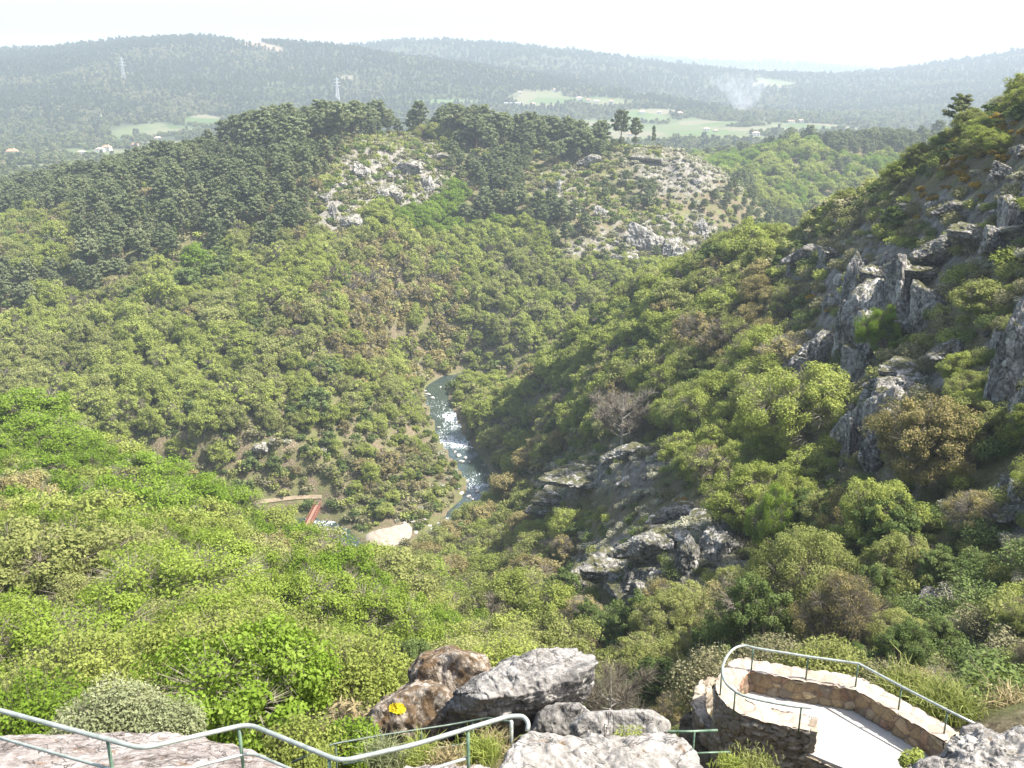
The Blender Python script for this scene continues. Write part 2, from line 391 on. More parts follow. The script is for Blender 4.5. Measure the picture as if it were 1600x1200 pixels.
c3 = mix(n, sep.outputs[2], c2, ramp(n, mid, [(0.3, (0.15, 0.115, 0.078)), (0.7, (0.22, 0.175, 0.125))]))
bsdf(n, c3, 0.95, noise_tex(n, 0.9, 8, 0.75, P_), 0.9, 0.6, spec=0.1)
M['ground'] = m
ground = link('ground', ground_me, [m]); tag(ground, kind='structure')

# ------------------------------------------------------------------ river, beach, path
def ribbon(name, pts, widths, zf, mat, nx=9, kind='structure', wig=0.0):
    P = np.asarray(pts); n_p = len(P); V = []
    T = np.gradient(P, axis=0); T /= np.linalg.norm(T, axis=1)[:, None]; Nn = np.stack([-T[:, 1], T[:, 0]], 1)
    for i in range(n_p):
        for k in range(nx):
            t = k/(nx-1)*2-1
            ww = widths[i]*(1+wig*(vnoise(np.array([i*0.7]), np.array([t > 0])*7.0, 4)[0]-0.5))
            q = P[i]+Nn[i]*t*ww*0.5; V.append((q[0], q[1], zf(q[0], q[1])))
    me = build_mesh(name, V, grid_faces(n_p, nx), smooth=True)
    return tag(link(name, me, [mat]), kind=kind)
m, n = newmat('river_water'); P_ = geopos(n)
mp = n.nodes.new("ShaderNodeMapping"); mp.inputs['Rotation'].default_value = (0, 0, R(-14)); mp.inputs['Scale'].default_value = (0.9, 0.34, 0.6); n.links.new(P_, mp.inputs[0])
wv = noise_tex(n, 1.0, 7, 0.72, mp.outputs[0], 1.6); pool = noise_tex(n, 0.055, 2, 0.5, P_)
foam = mth(n, 'MULTIPLY', mth(n, 'SUBTRACT', mth(n, 'ADD', wv, mth(n, 'MULTIPLY', pool, 0.75)), 0.93), 7.0, True)
sepxyz = n.nodes.new("ShaderNodeSeparateXYZ"); n.links.new(P_, sepxyz.inputs[0])
calm = mth(n, 'MULTIPLY', mth(n, 'SUBTRACT', 398.0, sepxyz.outputs[1]), 0.1, True)   # the pool upstream is smooth
foam = mth(n, 'MULTIPLY', foam, calm)
b = bsdf(n, mix(n, foam, (0.035, 0.050, 0.042), (0.72, 0.76, 0.78)), mix(n, foam, 0.12, 0.7), noise_tex(n, 1.4, 5, 0.6, P_), 0.35, 0.12, spec=0.5)
M['water'] = m
dens = catmull(riv, 14)
widths = 12.5+1.2*np.sin(np.arange(len(dens))*0.19)
ribbon('river', dens, widths, lambda x, y: WZ, M['water'], nx=9)
m, n = newmat('beach_sand')
bsdf(n, ramp(n, noise_tex(n, 0.8, 5, 0.6, geopos(n)), [(0.3, (0.20, 0.17, 0.135)), (0.7, (0.38, 0.33, 0.265))]), 0.95, noise_tex(n, 3, 5, .6, geopos(n)), 0.4, 0.1)
M['sand'] = m
m, n = newmat('path_earth')
bsdf(n, ramp(n, noise_tex(n, 0.8, 5, 0.6, geopos(n)), [(0.3, (0.20, 0.155, 0.10)), (0.7, (0.33, 0.27, 0.19))]), 0.95, noise_tex(n, 3, 5, .6, geopos(n)), 0.4, 0.1)
M['earth'] = m
def ground_pt(u, v):
    """where the sight line through a place meets the ground"""
    x, y, z = ray(u, v); k = np.exp(np.linspace(math.log(6), math.log(7000), 9000)); k = k/y
    gz = ground_z(k*x, k*y); hit = np.nonzero(k*z < gz)[0]
    j = hit[0] if len(hit) else len(k)-1
    return Vector((k[j]*x, k[j]*y, gz[j]))
V = [tuple(PZ(u, v, WZ)[:2]) for u, v in ((568,840),(588,832),(606,829),(622,824),(640,822),(646,832),(640,846),(622,854),(600,857),(580,852))]
P2 = np.array(V); ctr = P2.mean(0)
bv = [(ctr[0], ctr[1], WZ+2.2)]; nb = len(P2)*6; bp = catmull(np.vstack([P2, P2[:1]]), 6)[:-1]
for r_ in (0.35, 0.65, 0.85, 1.0, 1.12):
    for p in bp:
        q = ctr+(p-ctr)*r_*(1+0.05*math.sin(p[0]*1.7)); bv.append((q[0], q[1], WZ+2.2-1.5*r_**3-(0.9 if r_ > 1.1 else 0)))
bf3 = np.array([(0, 1+k, 1+(k+1) % nb) for k in range(nb)]); bf4 = np.array([(1+r_*nb+k, 1+(r_+1)*nb+k, 1+(r_+1)*nb+(k+1) % nb, 1+r_*nb+(k+1) % nb) for r_ in range(4) for k in range(nb)])
beach = link('beach', build_mesh('beach', bv, [bf3, bf4], smooth=True), [M['sand']]); tag(beach, kind='structure')

# ------------------------------------------------------------------ tree building blocks
def tube_arrays(pts, rads, sides=6):
    pts = [np.asarray(p, float) for p in pts]; V = []; F = []
    for i, p in enumerate(pts):
        d = pts[min(i+1, len(pts)-1)]-pts[max(i-1, 0)]; d = d/(np.linalg.norm(d)+1e-9)
        a = np.cross(d, (0.3, 0.9, 0.1)); a /= np.linalg.norm(a)+1e-9; b = np.cross(d, a)
        for k in range(sides):
            t = 2*math.pi*k/sides; V.append(p+(a*math.cos(t)+b*math.sin(t))*rads[i])
    for i in range(len(pts)-1):
        for k in range(sides):
            q = (k+1) % sides; F.append((i*sides+k, i*sides+q, (i+1)*sides+q, (i+1)*sides+k))
    return np.array(V), np.array(F)
class Acc:
    def __init__(s): s.V = []; s.F = []; s.m = []; s.t = []; s.n = 0
    def add(s, V, F, mi, tone):
        if len(V) == 0: return
        s.V.append(V); s.F.append(np.asarray(F)+s.n); s.m.append(np.full(len(F), mi)); s.n += len(V)
        s.t.append(np.full(len(V), tone) if np.isscalar(tone) else tone)
    def mesh(s, name):
        return build_mesh(name, np.concatenate(s.V), np.concatenate(s.F), np.concatenate(s.m), np.concatenate(s.t))
def leaves(C, nrm, size, g, elong=1.35, jit=0.8, cup=0.25):
    """one small folded leaf-spray quad per centre"""
    k = len(C); nn = nrm+g.normal(0, jit, (k, 3)); nn /= np.linalg.norm(nn, axis=1)[:, None]+1e-9
    r = g.normal(0, 1, (k, 3)); a = np.cross(nn, r); a /= np.linalg.norm(a, axis=1)[:, None]+1e-9; b = np.cross(nn, a)
    s = (size*g.uniform(0.6, 1.35, k))[:, None] if np.isscalar(size) else size[:, None]
    V = np.stack([C-a*s*elong*0.5, C-b*s*0.42+nn*s*cup*0.5, C+a*s*elong*0.5, C+b*s*0.42-nn*s*cup*0.3], 1).reshape(-1, 3)
    return V, np.arange(4*k).reshape(-1, 4)
def ball(g, k, c, r, shell=0.55):
    d = g.normal(0, 1, (k, 3)); d /= np.linalg.norm(d, axis=1)[:, None]
    rad = shell+(1-shell)*g.uniform(0, 1, k)**0.6
    return np.asarray(c)+d*rad[:, None]*np.asarray(r), d
def twig_quads(g, base, tips, w):
    """thin straight sprays from base points to tips"""
    d = tips-base; a = np.cross(d, g.normal(0, 1, d.shape)); a /= np.linalg.norm(a, axis=1)[:, None]+1e-9
    k = len(base); ww = w*g.uniform(0.6, 1.3, (k, 1))
    V = np.stack([base-a*ww, base+a*ww, tips+a*ww*0.3, tips-a*ww*0.3], 1).reshape(-1, 3)
    return V, np.arange(4*k).reshape(-1, 4)

def broadleaf(seed, n_leaf, leaf, h=8.0, cw=4.0, lobes=11, twigs=0.12, squash=0.75, sparse=0.0, low=0.28, sides=6, puff=1.0):
    """returns (trunk Acc, crown Acc) of a rounded many-lobed tree of height h, crown radius cw"""
    g = np.random.default_rng(seed); tr, cr = Acc(), Acc()
    th = h*low; lean = g.normal(0, 0.25, 2)
    fork = np.array([lean[0], lean[1], th])
    V, F = tube_arrays([(0, 0, -0.8), (lean[0]*.4, lean[1]*.4, th*.5), fork, fork+(lean[0]*.3, 0, h*.25), (lean[0], lean[1], h*.8)], [h*.035, h*.027, h*.022, h*.015, h*.004], sides)
    tr.add(V, F, 0, 0.4)
    cen = []
    for i in range(lobes):
        az = i*2.399+g.uniform(-.4, .4); f = (i+0.5)/lobes
        zz = h*(low+0.10+(0.86-low-0.1)*f); rr = cw*math.sqrt(max(0.04, 1-((f-0.28)/0.80)**2))*g.uniform(0.55, 0.85)
        c = np.array([math.cos(az)*rr+lean[0], math.sin(az)*rr+lean[1], zz+g.uniform(-.3, .3)])
        rad = cw*g.uniform(0.25, 0.50); cen.append((c, rad))
        mid = (fork+c)/2+np.array([0, 0, -0.25*rr*0.3]); s0 = fork+(0, 0, h*.35*f*g.uniform(.3, 1))
        V, F = tube_arrays([s0, (s0+c)/2+(0, 0, -.2), c, c+(c-s0)*.25], [h*.012, h*.009, h*.004, .01], max(4, sides-2)); tr.add(V, F, 0, 0.4)
    cen.append((np.array([lean[0], lean[1], h*0.84]), cw*0.42))
    vol = np.array([r**2 for _, r in cen]); cnt = (vol/vol.sum()*n_leaf).astype(int)
    for (c, rad), k in zip(cen, cnt):
        # sub-clumps on each lobe give the uneven outline
        ns = max(4, int(11*(1-sparse*0.4)))
        sd_, dn = ball(g, ns, c, (rad*1.0, rad*1.0, rad*squash), 0.75)
        per = max(3, k//ns)
        for q in range(ns):
            if g.random() < 0.08+sparse*0.25: continue
            C, nrm = ball(g, per, sd_[q], np.array([.46, .46, .36])*puff*rad*g.uniform(.7, 1.25), 0.35 if puff < 1.1 else .1)
            V, F = leaves(C, nrm+dn[q]*0.8+(0, 0, .5), leaf, g)
            cr.add(V, F, 0, np.repeat(np.clip(g.normal(0.5, 0.10)+g.normal(0, 0.18, per), 0, 1), 4))
        kt = int(k*twigs)
        if kt:
            tp, _ = ball(g, kt, c, (rad*1.15, rad*1.15, rad*squash*1.2), 0.5); bs = c+(tp-c)*g.uniform(.2, .7, (kt, 1))
            V, F = twig_quads(g, bs, tp, leaf*0.10); cr.add(V, F, 1, np.repeat(g.uniform(.2, .9, kt), 4))
    return tr, cr

def pine(seed, n_leaf, leaf, h=15.0, cw=2.6, base=0.42, sides=6):
    g = np.random.default_rng(seed); tr, cr = Acc(), Acc()
    ln = g.normal(0, .3, 2); P = lambda t: np.array([ln[0]*t*t, ln[1]*t*t, h*t])
    V, F = tube_arrays([P(-.06), P(.3), P(.6), P(.97)], [h*.017, h*.014, h*.010, h*.003], sides); tr.add(V, F, 0, .4)
    nb = 26; per = n_leaf//(nb*2)
    for i in range(nb):
        f = (i+.5)/nb; t = base+(1-base)*f; az = i*2.399+g.uniform(-.5, .5)
        L = cw*(1-0.72*f**1.5)*g.uniform(.6, 1.15)*(0.7+0.6*min(1, f*4)); o = P(t-.02); up = L*(0.25+0.35*f)
        tip = o+np.array([math.cos(az)*L, math.sin(az)*L, up])
        V, F = tube_arrays([o, (o+tip)/2-(0, 0, .1*L), tip], [h*.005, h*.003, .015], 4); tr.add(V, F, 0, .4)
        for q, (fr, rr) in enumerate(((.6, .34), (1.0, .36))):
            C, nrm = ball(g, per, o+(tip-o)*fr, np.array([rr, rr, rr*.62])*cw*(1-.35*f), .2)
            V, F = leaves(C, nrm+(0, 0, .9), leaf, g, elong=1.7); cr.add(V, F, 0, np.repeat(np.clip(g.normal(.5, .12)+g.normal(0, .2, per), 0, 1), 4))
    kt = max(4, n_leaf//40)
    bs = np.stack([P(t) for t in g.uniform(.25, base+.1, kt)]); az = g.uniform(0, 6.28, kt); tp = bs+np.stack([np.cos(az), np.sin(az), np.full(kt, -.1)], 1)*cw*g.uniform(.2, .6, (kt, 1))
    V, F = twig_quads(g, bs, tp, .03); cr.add(V, F, 1, .4)
    return tr, cr

def bare(seed, n_tw, wid, h=7.0, cw=3.2):
    g = np.random.default_rng(seed); tr, cr = Acc(), Acc()
    V, F = tube_arrays([(0, 0, -.6), (0.1, 0, h*.25), (.0, .1, h*.5), (.1, 0, h*.95)], [h*.024, h*.019, h*.012, .01], 6); tr.add(V, F, 0, .5)
    for i in range(15):
        az = i*2.399; f = (i+.5)/15; s0 = np.array([0, 0, h*(.22+.5*f)]); L = cw*(1-.45*f)*g.uniform(.7, 1.1)
        e = s0+np.array([math.cos(az)*L, math.sin(az)*L, L*g.uniform(.5, 1.0)])
        V, F = tube_arrays([s0, (s0+e)/2+(0, 0, -.12*L), e], [h*.010, h*.006, .012], 5); tr.add(V, F, 0, .5)
        k = n_tw//15; t = g.uniform(.3, 1, (k, 1)); bs = s0+(e-s0)*t; d = g.normal(0, 1, (k, 3)); d[:, 2] = np.abs(d[:, 2])*.8; d += (e-s0)/L*.9
        d /= np.linalg.norm(d, axis=1)[:, None]; l = L*g.uniform(.18, .5, (k, 1)); tp = bs+d*l
        V, F = twig_quads(g, bs, tp, wid); cr.add(V, F, 0, np.repeat(g.uniform(.3, 1, k), 4))
        d2 = d+g.normal(0, .6, (k, 3)); b2 = bs+d*l*.5; V, F = twig_quads(g, b2, b2+d2*l*.5, wid*.8); cr.add(V, F, 0, np.repeat(g.uniform(.3, 1, k), 4))
    return tr, cr

def bush(seed, n_leaf, leaf, h=1.8, cw=1.3, twigs=.1, blobs=8, spiky=0.0):
    g = np.random.default_rng(seed); cr = Acc()
    for i in range(blobs):
        az = i*2.399; r = cw*math.sqrt((i+.5)/blobs)*.75; c = np.array([math.cos(az)*r, math.sin(az)*r, h*(.62-.30*(r/cw)**2)*g.uniform(.7, 1.1)])
        k = n_leaf//blobs; rad = cw*.42*g.uniform(.7, 1.2)
        C, nrm = ball(g, k, c, (rad, rad, h*.38), .4)
        V, F = leaves(C, nrm+(0, 0, .6+spiky), leaf, g, elong=1.3+spiky*2); cr.add(V, F, 0, np.repeat(np.clip(g.normal(.5, .16)+g.normal(0, .15, k), 0, 1), 4))
        kt = int(k*twigs)
        if kt:
            tp, _ = ball(g, kt, c, (rad*1.2, rad*1.2, h*.5), .5); bs = np.tile(np.array([0, 0, 0.]), (kt, 1))+(tp*(1, 1, 0))*.3
            V, F = twig_quads(g, bs, tp, leaf*.08); cr.add(V, F, 1, np.repeat(g.uniform(.2, .9, kt), 4))
    return cr
# ------------------------------------------------------------------ rock builder
def hash3(ix, iy, iz, seed):
    h = (ix.astype(np.int64)*374761393+iy.astype(np.int64)*668265263+iz.astype(np.int64)*2147483647+seed*1442695041) & 0x7fffffff
    h = ((h ^ (h >> 13))*1274126177) & 0x7fffffff
    return ((h ^ (h >> 16)) & 0xffff)/65535.0
def vn3(p, seed=0):
    i = np.floor(p); f = p-i; f = f*f*(3-2*f); r = 0
    for dx in (0, 1):
        for dy in (0, 1):
            for dz in (0, 1):
                wgt = (f[:, 0] if dx else 1-f[:, 0])*(f[:, 1] if dy else 1-f[:, 1])*(f[:, 2] if dz else 1-f[:, 2])
                r = r+wgt*hash3(i[:, 0]+dx, i[:, 1]+dy, i[:, 2]+dz, seed)
    return r
def fbm3(p, scale, octv=4, seed=0, gain=0.5):
    s = 0; a = 1; t = 0
    for o in range(octv):
        s = s+a*vn3(p/scale*2**o+13.7*o, seed+o); t += a; a *= gain
    return s/t
def vor3(p, scale, seed=0):
    """distance to nearest cell point, gap to the second, cell id"""
    q = p/scale; i = np.floor(q); b1 = np.full(len(p), 9.); b2 = b1.copy(); cid = np.zeros(len(p))
    for dx in (-1, 0, 1):
        for dy in (-1, 0, 1):
            for dz in (-1, 0, 1):
                c = i+(dx, dy, dz); h = [hash3(c[:, 0], c[:, 1], c[:, 2], seed+k) for k in range(4)]
                d = np.sqrt(sum((c[:, k]+.15+.7*h[k]-q[:, k])**2 for k in range(3)))
                nb = d < b1; b2 = np.where(nb, b1, np.minimum(b2, d)); cid = np.where(nb, h[3], cid); b1 = np.where(nb, d, b1)
    return b1, b2-b1, cid
_ico = {}
def ico(sub):
    if sub not in _ico:
        bm = bmesh.new(); bmesh.ops.create_icosphere(bm, subdivisions=sub, radius=1)
        bm.verts.ensure_lookup_table()
        _ico[sub] = (np.array([v.co[:] for v in bm.verts]), np.array([[v.index for v in f.verts] for f in bm.faces])); bm.free()
    return _ico[sub]
def rock_surface(d, planes, p=22):
    """planes: (k,4) n, dist from the centre"""
    s = 0
    for nx, ny, nz, di in planes:
        s = s+np.clip((d[:, 0]*nx+d[:, 1]*ny+d[:, 2]*nz)/di, 0, None)**p
    return s**(-1/p)
def relief(V, d, amp, scale, seed, strata=None):
    n1 = fbm3(V, scale, 5, seed, .55)-.5
    rg = 1-np.abs(2*fbm3(V+31, scale*.7, 4, seed+9)-1)
    _, gap, cid = vor3(V*(1, 1, .6), scale*.8, seed+3)
    crack = np.clip(1-gap*9, 0, 1)
    n2 = fbm3(V*(1, 1, .35), scale*.25, 4, seed+17)-.5
    return V+d*((n1*1.6+(rg-.8)*.7+n2*.55+(cid-.5)*.18-crack*.06)*amp)[:, None]
def hull_planes(pts, c):
    bm = bmesh.new()
    for q in pts: bm.verts.new(q)
    r = bmesh.ops.convex_hull(bm, input=bm.verts); bm.faces.ensure_lookup_table(); bmesh.ops.recalc_face_normals(bm, faces=bm.faces)
    out = []
    for f in bm.faces:
        f.normal_update(); nn = f.normal; di = nn.dot(f.verts[0].co-c)
        if di < 0: nn = -nn; di = -di
        if f.calc_area() > 1e-5: out.append((*nn, max(di, 0.05)))
    bm.free(); return out
def rock_from_points(name, pts, mats, sub=7, amp=0.16, scale=0.9, seed=1, p=26):
    c = Vector((0, 0, 0))
    for q in pts: c += Vector(q)/len(pts)
    d, F = ico(sub); r = rock_surface(d, hull_planes(pts, c), p)
    V = relief(np.array(c)+d*r[:, None], d, amp, scale, seed)
    zb = min(q[2] for q in pts); base = np.array([c.x, c.y, zb])
    me = build_mesh(name, V-base, F, smooth=True)
    o = link(name, me, mats); o.location = tuple(base); return o
def crag_mesh(name, seed, size=(1, 1, 1), sub=6, amp=0.10, scale=.35, nplanes=16, tilt=0.0):
    """angular crag of about unit radius, its foot at z=-.5"""
    g = np.random.default_rng(seed); d, F = ico(sub)
    nn = g.normal(0, 1, (nplanes, 3)); nn /= np.linalg.norm(nn, axis=1)[:, None]; di = g.uniform(.62, 1.0, nplanes)
    r = rock_surface(d, np.c_[nn, di], 30)
    V = relief(d*np.minimum(r, 1.35)[:, None]*np.array(size), d, amp, scale, seed); st = 1-np.abs(2*fbm3(V*(1, 1, .22)+5, .17, 3, seed+40)-1); V = V+d*((st-.7)*.20)[:, None]*(1, 1, .3); V[:, 0] += tilt*V[:, 2]
    return build_mesh(name, V, F, smooth=True)

def rock_material(name, dark, midc, light, moss, mossamt, streak=1.0, sc=1.0, zdep=0.35):
    m, n = newmat(name); P_ = geopos(n)
    mp = n.nodes.new("ShaderNodeMapping"); mp.inputs['Scale'].default_value = (1.0, 1.0, 0.45*streak+(1-streak)); n.links.new(P_, mp.inputs[0])
    a = noise_tex(n, 1.6*sc, 9, 0.72, mp.outputs[0], 0.4); f = noise_tex(n, 9*sc, 7, 0.75, P_)
    base = ramp(n, mth(n, 'ADD', mth(n, 'MULTIPLY', a, 0.6), mth(n, 'MULTIPLY', f, 0.4)), [(0.40, dark), (0.48, midc), (0.58, light), (0.74, tuple(min(1, c*1.25) for c in light))])
    lich = mth(n, 'MULTIPLY', mth(n, 'SUBTRACT', noise_tex(n, 4.5*sc, 6, .7, P_), 0.56), 12, True)
    base = mix(n, mth(n, 'MULTIPLY', lich, 0.65), base, tuple(min(.8, c*1.35) for c in light))
    cn = noise_tex(n, 0.8*sc, 6, .6, mp.outputs[0], 1.2)      # thin cracks where a warped noise crosses its middle value
    crack = mth(n, 'SUBTRACT', 1.0, mth(n, 'MULTIPLY', mth(n, 'ABSOLUTE', mth(n, 'SUBTRACT', cn, 0.5)), 90), True)
    base = mix(n, mth(n, 'MULTIPLY', crack, 0.8), base, tuple(c*.35 for c in dark))
    nz = n.nodes.new("ShaderNodeSeparateXYZ"); n.links.new(n.nodes.new("ShaderNodeNewGeometry").outputs['Normal'], nz.inputs[0])
    up = mth(n, 'ADD', mth(n, 'MULTIPLY', nz.outputs[2], zdep), noise_tex(n, 2.4*sc, 8, .7, P_, .5))
    mm = mth(n, 'MULTIPLY', mth(n, 'SUBTRACT', up, 1.0-mossamt), 14, True)
    base = mix(n, mm, base, ramp(n, f, [(0.35, tuple(c*.6 for c in moss)), (0.6, moss), (0.75, tuple(c*1.7 for c in moss))]))
    h = mth(n, 'ADD', mth(n, 'MULTIPLY', f, 0.5), mth(n, 'SUBTRACT', a, mth(n, 'MULTIPLY', crack, .3)))
    bsdf(n, base, 0.92, h, 0.85, 0.12/sc, spec=0.15)
    return m
M['granite'] = rock_material('grey_granite', (0.10, 0.095, 0.09), (0.19, 0.18, 0.168), (0.32, 0.305, 0.285), (0.16, 0.11, 0.06), 0.04)
M['palerock'] = rock_material('pale_rock', (0.13, 0.125, 0.115), (0.24, 0.225, 0.205), (0.38, 0.36, 0.335), (0.19, 0.13, 0.075), 0.08)
M['brownrock'] = rock_material('lichened_rock', (0.08, 0.065, 0.05), (0.16, 0.125, 0.092), (0.36, 0.325, 0.28), (0.15, 0.102, 0.060), 0.47, zdep=0.06)
M['slab'] = rock_material('slab_rock', (0.11, 0.092, 0.08), (0.25, 0.218, 0.20), (0.36, 0.33, 0.31), (0.20, 0.125, 0.075), 0.10)
M['crag'] = rock_material('crag_rock', (0.060, 0.058, 0.055), (0.18, 0.172, 0.158), (0.44, 0.42, 0.385), (0.10, 0.10, 0.050), 0.24, sc=0.22)
M['riverrock'] = rock_material('river_rock', (0.20, 0.18, 0.16), (0.42, 0.39, 0.35), (0.62, 0.59, 0.55), (0.15, 0.12, 0.06), 0.05, sc=.4)

def slab_pts(outline, d0, thick, back_scale=0.8, bulge=0.35):
    """a seen outline at its own depth, given a real thickness behind it"""
    out = []; dd = d0 if isinstance(d0, (list, tuple)) else [d0]*len(outline)
    cu = sum(o[0] for o in outline)/len(outline); cv = sum(o[1] for o in outline)/len(outline)
    for (u, v), d in zip(outline, dd):
        out.append(PD(u, v, d))
        uu = cu+(u-cu)*.86; vv = cv+(v-cv)*.86
        out.append(PD(uu, vv, d-thick*bulge)); q = PD(cu+(u-cu)*back_scale, cv+(v-cv)*back_scale, d+thick); out.append(q)
    return out
def rock(name, pts, mat, label, cat='rock', **k):
    return tag(rock_from_points(name, pts, [M[mat]], **k), label, cat)
top = [(-150,1150,13.6),(60,1141,14.0),(150,1139,14.1),(240,1136,14.2),(310,1140,14.0),(390,1158,13.3),(462,1196,12.2),(540,1262,11.2),(-150,1262,10.8)]
P0 = [PD(*q) for q in top]
rock('rock_slab', P0+[p+Vector((0, .3, -3.2)) for p in P0]+[PD(180, 1165, 12.9), PD(60, 1180, 12.3)], 'slab', 'wide flat pinkish grey slab of rock below the near handrail', 'rock', sub=8, amp=.16, scale=1.1, seed=4, p=40)
rock('boulder', slab_pts([(640,1052),(662,1026),(700,1012),(738,1016),(762,1030),(775,1060),(740,1100),(660,1110),(632,1085)], 21.3, 2.4), 'brownrock', 'rounded brown lichened boulder behind, with a pale lichen crown', 'boulder', amp=.28, scale=.8, p=44, seed=12)
bl = rock('boulder', slab_pts([(566,1130),(580,1105),(612,1092),(650,1062),(700,1066),(722,1100),(700,1190),(600,1200),(566,1180)], 19.8, 2.6), 'brownrock', 'brown mossy boulder with a bright yellow lichen patch, left of the grey overhang', 'boulder', amp=.28, scale=.8, p=44, seed=23)
rock('boulder', slab_pts([(672,1112),(700,1086),(742,1058),(775,1034),(812,1021),(880,1016),(932,1020),(938,1034),(920,1086),(908,1098),(860,1108),(826,1142),(780,1165),(700,1158)], [18.9,18.3,18.5,18.8,19.1,19.3,19.2,18.9,19.3,19.5,19.5,19.4,19.7,19.6], 2.0, .78, .12)+[PD(745, 1095, 17.7), PD(830, 1085, 18.1), PD(900, 1060, 18.5)], 'granite', 'big angular grey boulder with an overhanging right tip', 'boulder', sub=8, amp=.30, scale=.8, seed=31, p=60)
rock('boulder', slab_pts([(820,1150),(842,1112),(872,1096),(906,1096),(925,1116),(905,1155)], 18.3, 1.2), 'granite', 'small grey rock wedged under the overhanging boulder tip', 'rock', sub=6, amp=.14, scale=.5, seed=41)
rock('boulder', slab_pts([(884,1132),(912,1110),(960,1106),(1015,1107),(1050,1126),(1048,1148),(960,1165),(895,1160)], 16.6, 1.3), 'palerock', 'white lichened rock with brown moss behind the front rock', 'rock', amp=.13, scale=.6, seed=52)
fr = [(752,1235,13.0),(790,1160,13.6),(806,1137,13.9),(832,1146,14.0),(900,1152,14.4),(960,1143,14.7),(1020,1140,14.8),(1080,1148,14.7),(1104,1166,14.3),(1120,1200,13.8),(1135,1265,12.8),(740,1265,12.5)]
P0 = [PD(*q) for q in fr]
rock('front_rock', P0+[p+Vector((0, .1, -2.5)) for p in P0]+[PD(930, 1165, 13.7)], 'palerock', 'large pale grey rock at the bottom edge right of the handrail end', 'rock', sub=8, amp=.28, scale=.8, seed=66, p=34)
fr = [(1478,1178,15.4),(1490,1156,15.8),(1530,1141,16.2),(1600,1134,16.4),(1720,1128,16.4),(1740,1270,13.4),(1400,1270,13.6),(1452,1200,14.7)]
P0 = [PD(*q) for q in fr]
rock('rock_outcrop', P0+[p+Vector((0, .1, -2.2)) for p in P0]+[PD(1560, 1165, 14.9)], 'palerock', 'knobbly pale outcrop in the bottom right corner beside the terrace', 'rock', sub=8, amp=.30, scale=.55, seed=71, p=30)
rock('rock', slab_pts([(1418,1210),(1428,1192),(1455,1180),(1472,1184),(1480,1215)], 14.6, .8), 'granite', 'dark grey stone at the terrace edge beside the corner outcrop', 'rock', sub=6, amp=.10, scale=.4, seed=81)
rock('rock', slab_pts([(1496,1150),(1502,1135),(1530,1130),(1545,1145),(1520,1160)], 16.6, .7), 'granite', 'small rounded stone on the outcrop where the terrace rail ends', 'rock', sub=6, amp=.10, scale=.4, seed=85)
# rest of the rocky shoulder under the lookout
rock('rock_shoulder', [PD(*q) for q in ((455,1205,12.2),(560,1196,13.0),(640,1190,13.6),(780,1192,13.8),(830,1290,12.0),(430,1290,11.4))]+[PD(*q)+Vector((0, 0, -2.4)) for q in ((455,1205,12.2),(640,1190,13.6),(780,1192,13.8),(830,1290,12.0),(430,1290,11.4))], 'slab', 'low mossy rock under the handrail bend', 'rock', sub=7, amp=.16, scale=.7, seed=91)

# yellow lichen: a crust on the brown boulder
deps = bpy.context.evaluated_depsgraph_get()
def crust(host, u0, v0, ru, rv, mat, name, seed, density=260, size=.055):
    """small lichen rosettes set on the host's own surface"""
    g = np.random.default_rng(seed); bpy.context.view_layer.update(); A_ = Acc()
    mw = host.matrix_world.inverted()
    C = []; Nn = []
    for _ in range(density):
        a = g.uniform(0, 6.28); r = g.uniform(0, 1)**.5; x, y, z = ray(u0+ru*r*math.cos(a), v0+rv*r*math.sin(a)); dv = Vector((x, y, z)).normalized()
        ok, loc, nor, _i = host.ray_cast(mw @ Vector((0, 0, 0)), dv)
        if ok: C.append(loc+nor*.012); Nn.append(nor)
    if not C: return None
    V, F = leaves(np.array(C), np.array(Nn), size, g, 1.1, .25, .1); A_.add(V, F, 0, np.repeat(g.uniform(.2, 1, len(C)), 4))
    return link(name, A_.mesh(name), [mat], parent=host)
M['lichen'] = leaf_mat('yellow_lichen', (0.42, 0.30, 0.01), (0.55, 0.42, 0.02), (0.70, 0.55, 0.05), 0.0)
crust(bl, 621, 1107, 12, 8, M['lichen'], 'lichen_patch', 3)

# ------------------------------------------------------------------ handrails
m, n = newmat('rail_paint'); f = noise_tex(n, 9, 5, .6, objpos(n))
bsdf(n, ramp(n, f, [(0.35, (0.22, 0.25, 0.22)), (0.6, (0.34, 0.37, 0.34))]), 0.38, f, .1, .01, metal=.25, spec=.5); M['rail'] = m
m, n = newmat('post_paint'); f = noise_tex(n, 9, 5, .6, objpos(n))
bsdf(n, ramp(n, f, [(0.35, (0.050, 0.095, 0.060)), (0.6, (0.12, 0.18, 0.12))]), 0.45, f, .1, .01, metal=.1, spec=.5); M['post'] = m
m, n = newmat('dark_rail_paint'); f = noise_tex(n, 9, 5, .6, objpos(n))
bsdf(n, ramp(n, f, [(0.35, (0.022, 0.040, 0.028)), (0.6, (0.06, 0.085, 0.065))]), 0.45, f, .1, .01, metal=.1, spec=.5); M['darkrail'] = m
def pipe(name, pts, r, mat, parent, sides=12, smooth_k=0, label=None):
    P_ = np.array([tuple(q) for q in pts]); 
    if smooth_k: P_ = catmull(P_, smooth_k)
    o_ = Vector(parent.location)
    V, F = tube_arrays([p-np.array(o_) for p in P_], [r]*len(P_), sides)
    ends = [np.arange(sides)[::-1][None, :], (np.arange(sides)+(len(P_)-1)*sides)[None, :]]
    me = build_mesh(name, V, [F]+ends, smooth=False)
    me.polygons.foreach_set('use_smooth', [True]*len(F)+[False, False])
    ob = link(name, me, [mat], parent=parent)
    if label: ob['label'] = label
    return ob
